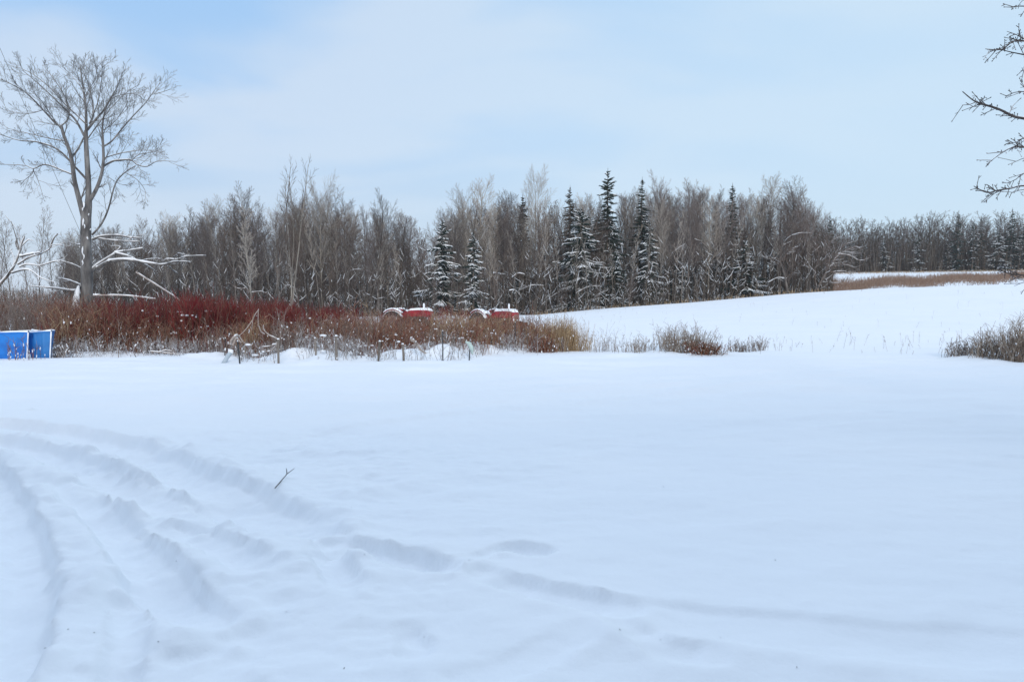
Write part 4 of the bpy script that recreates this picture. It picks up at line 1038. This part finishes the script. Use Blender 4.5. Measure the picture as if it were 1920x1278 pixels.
def tractor(u, Y, yaw, label, bucket=False, seat_tilt=0.0, sc=1.0):
    root = empty('tractor', on(u, Y) - Vector((0, 0, .15)), yaw); root.scale = (sc, sc, sc)
    for s in (-1, 1):
        w = wheel('rear_wheel', .58, .30, Vector((-.80, s * .62, .58)), root)
        sn = MB(); sn.lathe([(.585, -.13), (.63, -.09), (.645, 0), (.63, .09), (.585, .13)], 20, Matrix.Translation((-.80, s * .62, .58)), R(25), R(160)); sn.build('snow', M_snow, w)
        wheel('front_wheel', .34, .16, Vector((1.02, s * .52, .34)), root)
        f = MB(); f.lathe([(.67, -.17), (.69, -.17), (.69, .17), (.67, .17), (.67, -.17)], 18, Matrix.Translation((-.80, s * .60, .58)), R(48), R(128)); f.lathe([(.67, .0), (.3, .0)], 18, Matrix.Translation((-.80, s * .43, .58)), R(30), R(150))
        fo = f.build('fender', M_tred, root)
        sn = MB(); sn.lathe([(.695, -.16), (.75, -.11), (.765, 0), (.75, .11), (.695, .16)], 18, Matrix.Translation((-.80, s * .60, .58)), R(42), R(134)); sn.build('snow', M_snow, fo)
    ch = MB(); ch.box((-.35, 0, .62), (1.1, .36, .36)); ch.box((.55, 0, .55), (1.1, .28, .28)); ch.box((-.8, 0, .58), (.24, 1.0, .2)); ch.box((1.02, 0, .40), (.14, .9, .12)); ch.box((1.15, 0, .5), (.2, .3, .3))
    ch.build('chassis', M_dark, root, .02)
    en = MB(); en.box((.5, 0, .78), (.75, .34, .2)); en.box((.45, .2, .76), (.5, .12, .14)); en.box((.5, -.2, .8), (.55, .12, .12)); en.build('engine', M_dark, root, .015)
    h = MB(); h.prism([(-.12, .86), (-.12, 1.13), (-.04, 1.19), (.5, 1.215), (1.05, 1.20), (1.18, 1.165), (1.25, 1.08), (1.27, .9), (1.25, .62), (1.06, .62), (1.04, .84)], -.24, .24)
    ho = h.build('hood', M_tred, root, .05)
    g = MB()
    for i in range(7): g.box((1.268, -.15 + .05 * i, .85), (.016, .018, .36))
    g.build('grille', M_rimm, ho)
    s = MB(); s.prism([(-.10, 1.155), (-.06, 1.23), (.08, 1.30), (.5, 1.335), (1.0, 1.325), (1.15, 1.27), (1.22, 1.15), (1.05, 1.195), (.5, 1.21), (-.04, 1.185)], -.225, .225); s.build('snow', M_snow, ho, .06)
    d = MB(); d.prism([(-.34, .82), (-.30, 1.08), (-.13, 1.1), (-.13, .82)], -.2, .2); d.build('dashboard', M_tred, root, .02)
    st = MB(); Ms = Matrix.Translation((-.36, 0, 1.2)) @ Matrix.Rotation(R(-42), 4, 'Y') @ Matrix.Rotation(R(90), 4, 'X')
    st.lathe([(.17 + .014 * math.cos(a), .014 * math.sin(a)) for a in [2 * math.pi * i / 8 for i in range(9)]], 24, Ms); st.box((0, 0, 0), (.34, .018, .018), Ms); st.box((0, 0, 0), (.018, .018, .34), Ms); st.box((0, .12, 0), (.03, .26, .03), Ms)
    st.build('steering_wheel', M_dark, root)
    Mt = Matrix.Translation((-.86, 0, .98)) @ Matrix.Rotation(seat_tilt, 4, 'Y')
    se = MB(); se.lathe([(.02, 0), (.16, .005), (.22, .04), (.23, .09), (.215, .085), (.15, .025), (.02, .015)], 20, Mt @ Matrix.Rotation(R(90), 4, 'X')); se.box((.03, 0, -.17), (.05, .06, .34), Mt)
    seo = se.build('seat', M_dark, root)
    sn = MB(); sn.lathe([(.01, .02), (.19, .03), (.255, .09), (.25, .15), (.17, .205), (.01, .225)], 20, Mt @ Matrix.Rotation(R(90), 4, 'X')); sn.build('snow', M_snow, seo)
    ex = MB(); ex.lathe([(.001, 1.18), (.032, 1.18), (.032, 1.52), (.025, 1.55), (.001, 1.55)], 12, Matrix.Translation((.78, 0, 0)) @ Matrix.Rotation(R(90), 4, 'X')); exo = ex.build('exhaust_pipe', M_grey, root)
    sn = MB(); sn.lathe([(.001, 1.28), (.045, 1.29), (.05, 1.5), (.045, 1.57), (.001, 1.6)], 12, Matrix.Translation((.765, -.008, 0)) @ Matrix.Rotation(R(90), 4, 'X')); sn.build('snow', M_snow, exo)
    if bucket:
        bk = MB(); bk.prism([(1.45, .22), (1.45, .62), (1.50, .64), (1.52, .30), (1.95, .22), (1.95, .19)], -.62, .62); bk.box((1.7, -.62, .35), (.5, .03, .28)); bk.box((1.7, .62, .35), (.5, .03, .28))
        for sg in (-1, 1): bk.box((.95, sg * .4, .58), (1.05, .06, .09))
        bk.build('bucket', M_rustm, root, .01)
    return tag(root, label, 'tractor')
tractor(770, 44.5, R(-12), 'old red tractor with a long snow-capped hood, left of two parked in the weeds', False, 0.0, 1.02)
tractor(934, 42.5, R(-42), 'old red tractor with white-capped upright exhaust and tilted seat, right of two in weeds', True, R(22), 1.03)

# ------------------------------------------------------------------ blue bin
def blue_bin(u0, u1, Yf, depth, H, cols, label, seed):
    mb = paint_mat('blue_plastic', cols[0], cols[1], .38, 3.5); rng = random.Random(seed)
    p0, p1 = at(u0, 675, Yf), at(u1, 675, Yf); c = (p0 + p1) / 2; zb = min(gz(p0.x, Yf), gz(p1.x, Yf)) - .06
    root = empty('blue_bin', (c.x, Yf, zb)); hw = (p1.x - p0.x) / 2; fl_ = .13
    back = -(p0.x / Yf) * depth * -1            # sides run along the line of sight
    b = [Vector((-hw + .05, 0, 0)), Vector((hw - .05, 0, 0)), Vector((hw - .05 + back, depth, 0)), Vector((-hw + .05 + back, depth, 0))]
    t = [Vector((-hw - .05, -fl_, H - .03)), Vector((hw + .06, -fl_ * .6, H + .03)), Vector((hw + .05 + back, depth + fl_, H)), Vector((-hw - .02 + back, depth + fl_, H))]
    for i in range(4):
        j = (i + 1) % 4; e = (b[j] - b[i]).normalized(); nrm = Vector((-e.y, e.x, 0))
        if ((b[0] + b[2]) / 2 - b[i]).dot(nrm) < 0: nrm = -nrm
        # a panel with a slight bulge and two ribs
        nx_, nz_ = 24, 8; V = []; 
        for side_ in (0, 1):
            for a in range(nx_ + 1):
                for q in range(nz_ + 1):
                    fx, fz = a / nx_, q / nz_
                    p = b[i].lerp(b[j], fx).lerp(t[i].lerp(t[j], fx), fz)
                    bul = .03 * math.sin(math.pi * fx) * math.sin(math.pi * fz) + .012 * max(0, math.cos(fx * math.pi * 6)) ** 6 + .006 * float(vnoise(np.array([fx * 5 + seed]), np.array([fz * 4 + i]))[0])
                    V.append(p - nrm * (bul - .03 * side_))
        n1 = (nx_ + 1) * (nz_ + 1); Qs = []
        for a in range(nx_):
            for q in range(nz_):
                k0 = a * (nz_ + 1) + q; Qs.append((k0, k0 + nz_ + 1, k0 + nz_ + 2, k0 + 1)); Qs.append((n1 + k0, n1 + k0 + 1, n1 + k0 + nz_ + 2, n1 + k0 + nz_ + 1))
        raw_mesh('side_panel', np.array([tuple(v) for v in V]), np.array(Qs), mb, None, root)
        k = [t[i].lerp(t[j], q / 10) for q in range(11)]
        r = Tubes(); r.add(k, [.024] * 11, 8, 0); ro = r.build('rim', mb, root)
        s_ = Tubes(); s_.add([p + Vector((0, 0, .022)) + nrm * .015 for p in k], [max(.006, .034 * abs(math.cos(math.pi * q / 10)) ** 1.5 + rng.uniform(-.004, .014)) for q in range(11)], 8, 0); s_.build('snow', M_snow, ro)
    s_ = Tubes(); s_.add([b[1].lerp(t[1], q / 8) + Vector((.005, -.02, 0)) for q in range(9)], [.016 + rng.uniform(-.005, .008) for q in range(9)], 6, 0); s_.build('corner_snow', M_snow, root)
    in_ = MB(); in_._add([p.lerp(q, .75) for p, q in zip(b, t)], [(0, 1, 2, 3)]); in_.build('snow_fill', M_snow, root)
    tag(root, label, 'bin')
blue_bin(-75, 54, 22.3, .7, .80, ((.012, .20, .64), (.010, .13, .48)), 'larger bright blue plastic bin cut by the left edge, snow weeds before it', 1)
blue_bin(58, 97, 22.6, .6, .82, ((.03, .20, .52), (.025, .14, .40)), 'smaller dull blue plastic bin with snowy corner, standing just right of the larger bin', 2)
grass_clump(22, 21.75, 26, .8, .38, 'thin dark weeds with snow tufts in front of the larger blue bin', [M_weed, M_snow], 55, 'weeds', .9, 5, .12, name='weed_clump', depth=.12)
grass_clump(112, 23.0, 120, .7, .2, 'snow-coated pale stems at the right side of the smaller blue bin', [M_weed_grey, M_snow], 56, 'weeds', .95, 3, .35, name='weed_clump')

# ------------------------------------------------------------------ posts, pipes and sticks along the thicket
M_post_w = bark_mat('weathered_wood', (.13, .115, .10), (.27, .24, .215), .4)
M_post_s = paint_mat('dark_steel', (.03, .035, .04), (.05, .045, .045), .6)
M_pipe = paint_mat('pale_pipe', (.48, .55, .60), (.36, .42, .46), .45)
def post(u, v0, v1, Y, r, mat, label, lean=0, cap=True, k=8, name='fence_post'):
    r *= .78
    b = on(u, Y); z1 = at(u, v0, Y).z
    root = empty(name, b)
    T = Tubes(); h_ = z1 - b.z
    T.add([Vector((0, 0, -.15)), Vector((lean * .5, 0, h_ * .5)), Vector((lean, 0, h_)), Vector((lean, 0, h_ + .006))], [r, r, r * .95, r * .2], k); T.build('post', mat, root)
    if cap:
        T = Tubes(); T.add([Vector((lean, 0, h_)), Vector((lean, 0, h_ + r * .5)), Vector((lean, 0, h_ + r * .9)), Vector((lean, 0, h_ + r * 1.0))], [r * 1.0, r * .95, r * .6, r * .1], 8); T.build('snow', M_snow, root)
    return tag(root, label, 'post')
post(449, 640, 686, 20.6, .028, M_post_s, 'dark upright steel post right of the pale slanting pipe', -.06)
post(420, 634, 672, 22.8, .022, M_post_s, 'thin dark steel post hidden in weeds left of the slanting pipe', .03)
post(521, 636, 682, 20.6, .04, M_post_w, 'grey wooden post beneath the curled white vine')
post(630, 630, 680, 20.9, .05, M_post_w, 'stout grey wooden post in the middle of the snow bank')
post(592, 634, 676, 21.4, .035, M_post_w, 'brownish slim wooden stake left of the stout wooden post', -.03)
post(708, 640, 680, 21.0, .04, M_post_w, 'grey wooden post right of the snow-mounded grass', .05)
post(757, 645, 682, 21.1, .04, M_post_w, 'grey wooden post with a dark foot under the left tractor', -.03)
post(830, 620, 676, 21.9, .022, M_post_s, 'thin dark steel rod standing in the weeds between the tractors')
post(966, 604, 662, 25.2, .018, M_post_s, 'thin dark rod in front of the right tractor', 0)
post(879, 638, 674, 22.2, .022, M_post_s, 'dark stake with a pale flap below the right tractor', .05)
T = Tubes(); T.add([at(873, 640, 22.18), at(880, 644, 22.16), at(884, 652, 22.16), at(886, 664, 22.18)], [.02, .06, .07, .02], 5); tag(T.build('plastic_flap', paint_mat('pale_green_plastic', (.5, .62, .58), (.42, .52, .5))), 'pale greenish scrap of plastic hanging on the dark stake', 'scrap')
# slanting pipe
pp = empty('pipe', on(416, 20.9)); T = Tubes(); a_, b_ = at(417, 684, 20.9) - pp.location, at(431, 662, 21.4) - pp.location
T.add([a_, a_.lerp(b_, .5), b_], [.055, .055, .055], 12); T.build('tube', M_pipe, pp)
T = Tubes(); T.add([b_ + Vector((-.02, 0, .0)), b_ + Vector((0, 0, .07)), b_ + Vector((.05, 0, .05)), b_ + Vector((.08, 0, .0))], [.03, .07, .06, .01], 8); T.build('snow', M_snow, pp); tag(pp, 'pale slanting pipe sticking out of the snow left of the dark steel post', 'pipe')
# club-ended stick
st = empty('stick', on(262, 22.6)); T = Tubes(); a_, b_ = at(252, 664, 23.2) - st.location, at(264, 686, 22.2) - st.location
T.add([a_, a_.lerp(b_, .5), b_], [.016, .017, .018], 8); T.build('handle', M_post_w, st); T = Tubes(); e_ = (b_ - a_).normalized()
T.add([b_ - e_ * .01, b_, b_ + e_ * .14, b_ + e_ * .15], [.02, .036, .04, .01], 10); T.build('head', M_post_s, st); tag(st, 'slanting grey stick with a dark end sticking out of the snow below the thicket', 'stick')
T = Tubes(); T.add([at(222, 645, 23.1), at(222, 660, 23.1), at(222, 677, 23.1)], [.008, .010, .012], 5); tag(T.build('stick', M_twig_brown), 'short upright dark stick left of the slanting club-ended stick', 'stick')
# curled snowy vine and snow tufts hung on the weeds
def vine(name, Y, lines, r, label, cat='vine'):
    T = Tubes()
    for l in lines: limb(T, [at(u, v, Y + .1 * i) for i, (u, v) in enumerate(l)], r, r * .7, 6, 1.25)
    return tag(T.build(name, [M_weed_grey, M_snow]), label, cat)
vine('vine', 20.7, [[(494, 610), (495, 618), (505, 628), (518, 634), (522, 640), (508, 648), (490, 650)], [(490, 650), (488, 660)], [(490, 652), (500, 659), (510, 655), (521, 644)], [(486, 612), (490, 622), (496, 626)]], .018, 'curled snow-coated vine looping beside the grey wooden post')
vine('vine', 21.6, [[(485, 580), (478, 590), (474, 600), (472, 618)], [(484, 582), (484, 600), (484, 612)], [(472, 602), (460, 618), (450, 628)]], .013, 'pointed grey snowy vine standing up left of the curled vine')
vine('vine', 20.75, [[(432, 640), (440, 630), (448, 630), (455, 640)], [(436, 648), (443, 634), (452, 642)], [(446, 628), (438, 634), (430, 645)]], .03, 'snowy tangle of dead vine capping the dark steel post')
vine('branch', 21.6, [[(770, 636), (780, 642), (788, 655), (798, 662)], [(780, 642), (776, 650)]], .045, 'snow-covered broken branch slanting on the snow bank below the left tractor', 'branch')
vine('branch', 23.4, [[(282, 658), (300, 660), (320, 662), (345, 665)], [(300, 660), (310, 656), (322, 658)]], .018, 'pale crooked branch lying at the foot of the thicket', 'branch')
vine('fallen_trunk', 50, [[(165, 553), (200, 553), (240, 554), (292, 560)]], .05, 'thin snowy fallen trunk lying level behind the large bare tree', 'log')
vine('fallen_trunk', 46, [[(255, 510), (300, 538), (345, 567)]], .05, 'slanting snowy dead trunk leaning down into the red shrubs', 'log')
T = Tubes()
limb(T, [at(902, 604, 40), at(906, 588, 40), at(910, 569, 40)], .025, .02, 6, 0); tag(T.build('stick', [M_pale_bark, M_snow]), 'pale upright stake standing between the two tractors', 'stick') if False else None
T = Tubes(); T.add([on(869, 48) + Vector((0, 0, -.1)), at(871, 585, 48), at(873, 570, 48)], [.03, .03, .022], 6); tag(T.build('stake', M_pale_bark), 'pale slanting stake standing between the two tractors', 'stake')

# ------------------------------------------------------------------ forked twig lying on the near snow, bits of debris
x0, y0 = flat(535, 912); tw = Tubes(); zz = float(hfun(np.array([x0]), np.array([y0]))[0])
iy, ix = int(np.argmin(abs(ys - y0))), int(np.argmin(abs(xs - x0))); zt = float(GZ[iy, ix]) + .012
def fl(u, v, dz):
    x, y = flat(u, v); return Vector((x, y, zt + dz))
tw.add([fl(516, 929, .0), fl(527, 918, .012), fl(539, 905, .02), fl(552, 897, .03)], [.0045, .004, .0035, .0025], 6)
tw.add([fl(538, 906, .02), fl(538, 902, .03), fl(537, 898, .035)], [.005, .004, .003], 5)
tag(tw.build('twig', M_twig_big), 'small forked dark twig lying on the snow beside the tyre tracks', 'twig')

rng = random.Random(91); T = Tubes()
for i in range(40):
    u, v = rng.uniform(20, 1500), rng.uniform(800, 1270); x, y = flat(u, v)
    if u > 900 and rng.random() < .6: continue
    p = Vector((x, y, gz(x, y) + .012)); a = rng.random() * 6.28; l_ = rng.uniform(.003, .009)
    # settle on the surface of the tracked snow
    iy = int(np.argmin(abs(ys - y))); ix = int(np.argmin(abs(xs - x))); p.z = float(GZ[iy, ix]) + .004
    d = Vector((math.cos(a), math.sin(a), .15)) * l_
    T.add([p - d, p, p + d], [.0006, rng.uniform(.001, .0024), .0006], 5, 0)
tag(T.build('bark_crumbs', [M_twig_big]), 'tiny dark crumbs of bark and seed scattered over the near snow', 'debris', kind='stuff')

# ------------------------------------------------------------------ thin winter haze
hz = MB(); hz.box((20, 180, 14), (500, 480, 37.0))
m, t, p = newmat('haze'); t.nodes.remove(p)
pv = N(t, 'ShaderNodeVolumePrincipled'); pv.inputs['Density'].default_value = .0003; pv.inputs['Color'].default_value = (.86, .91, .97, 1)
t.links.new(pv.outputs[0], t.nodes['Material Output'].inputs['Volume'])
tag(hz.build('haze', m, smooth=False), 'thin pale winter haze over the field and woods', 'haze', kind='stuff')
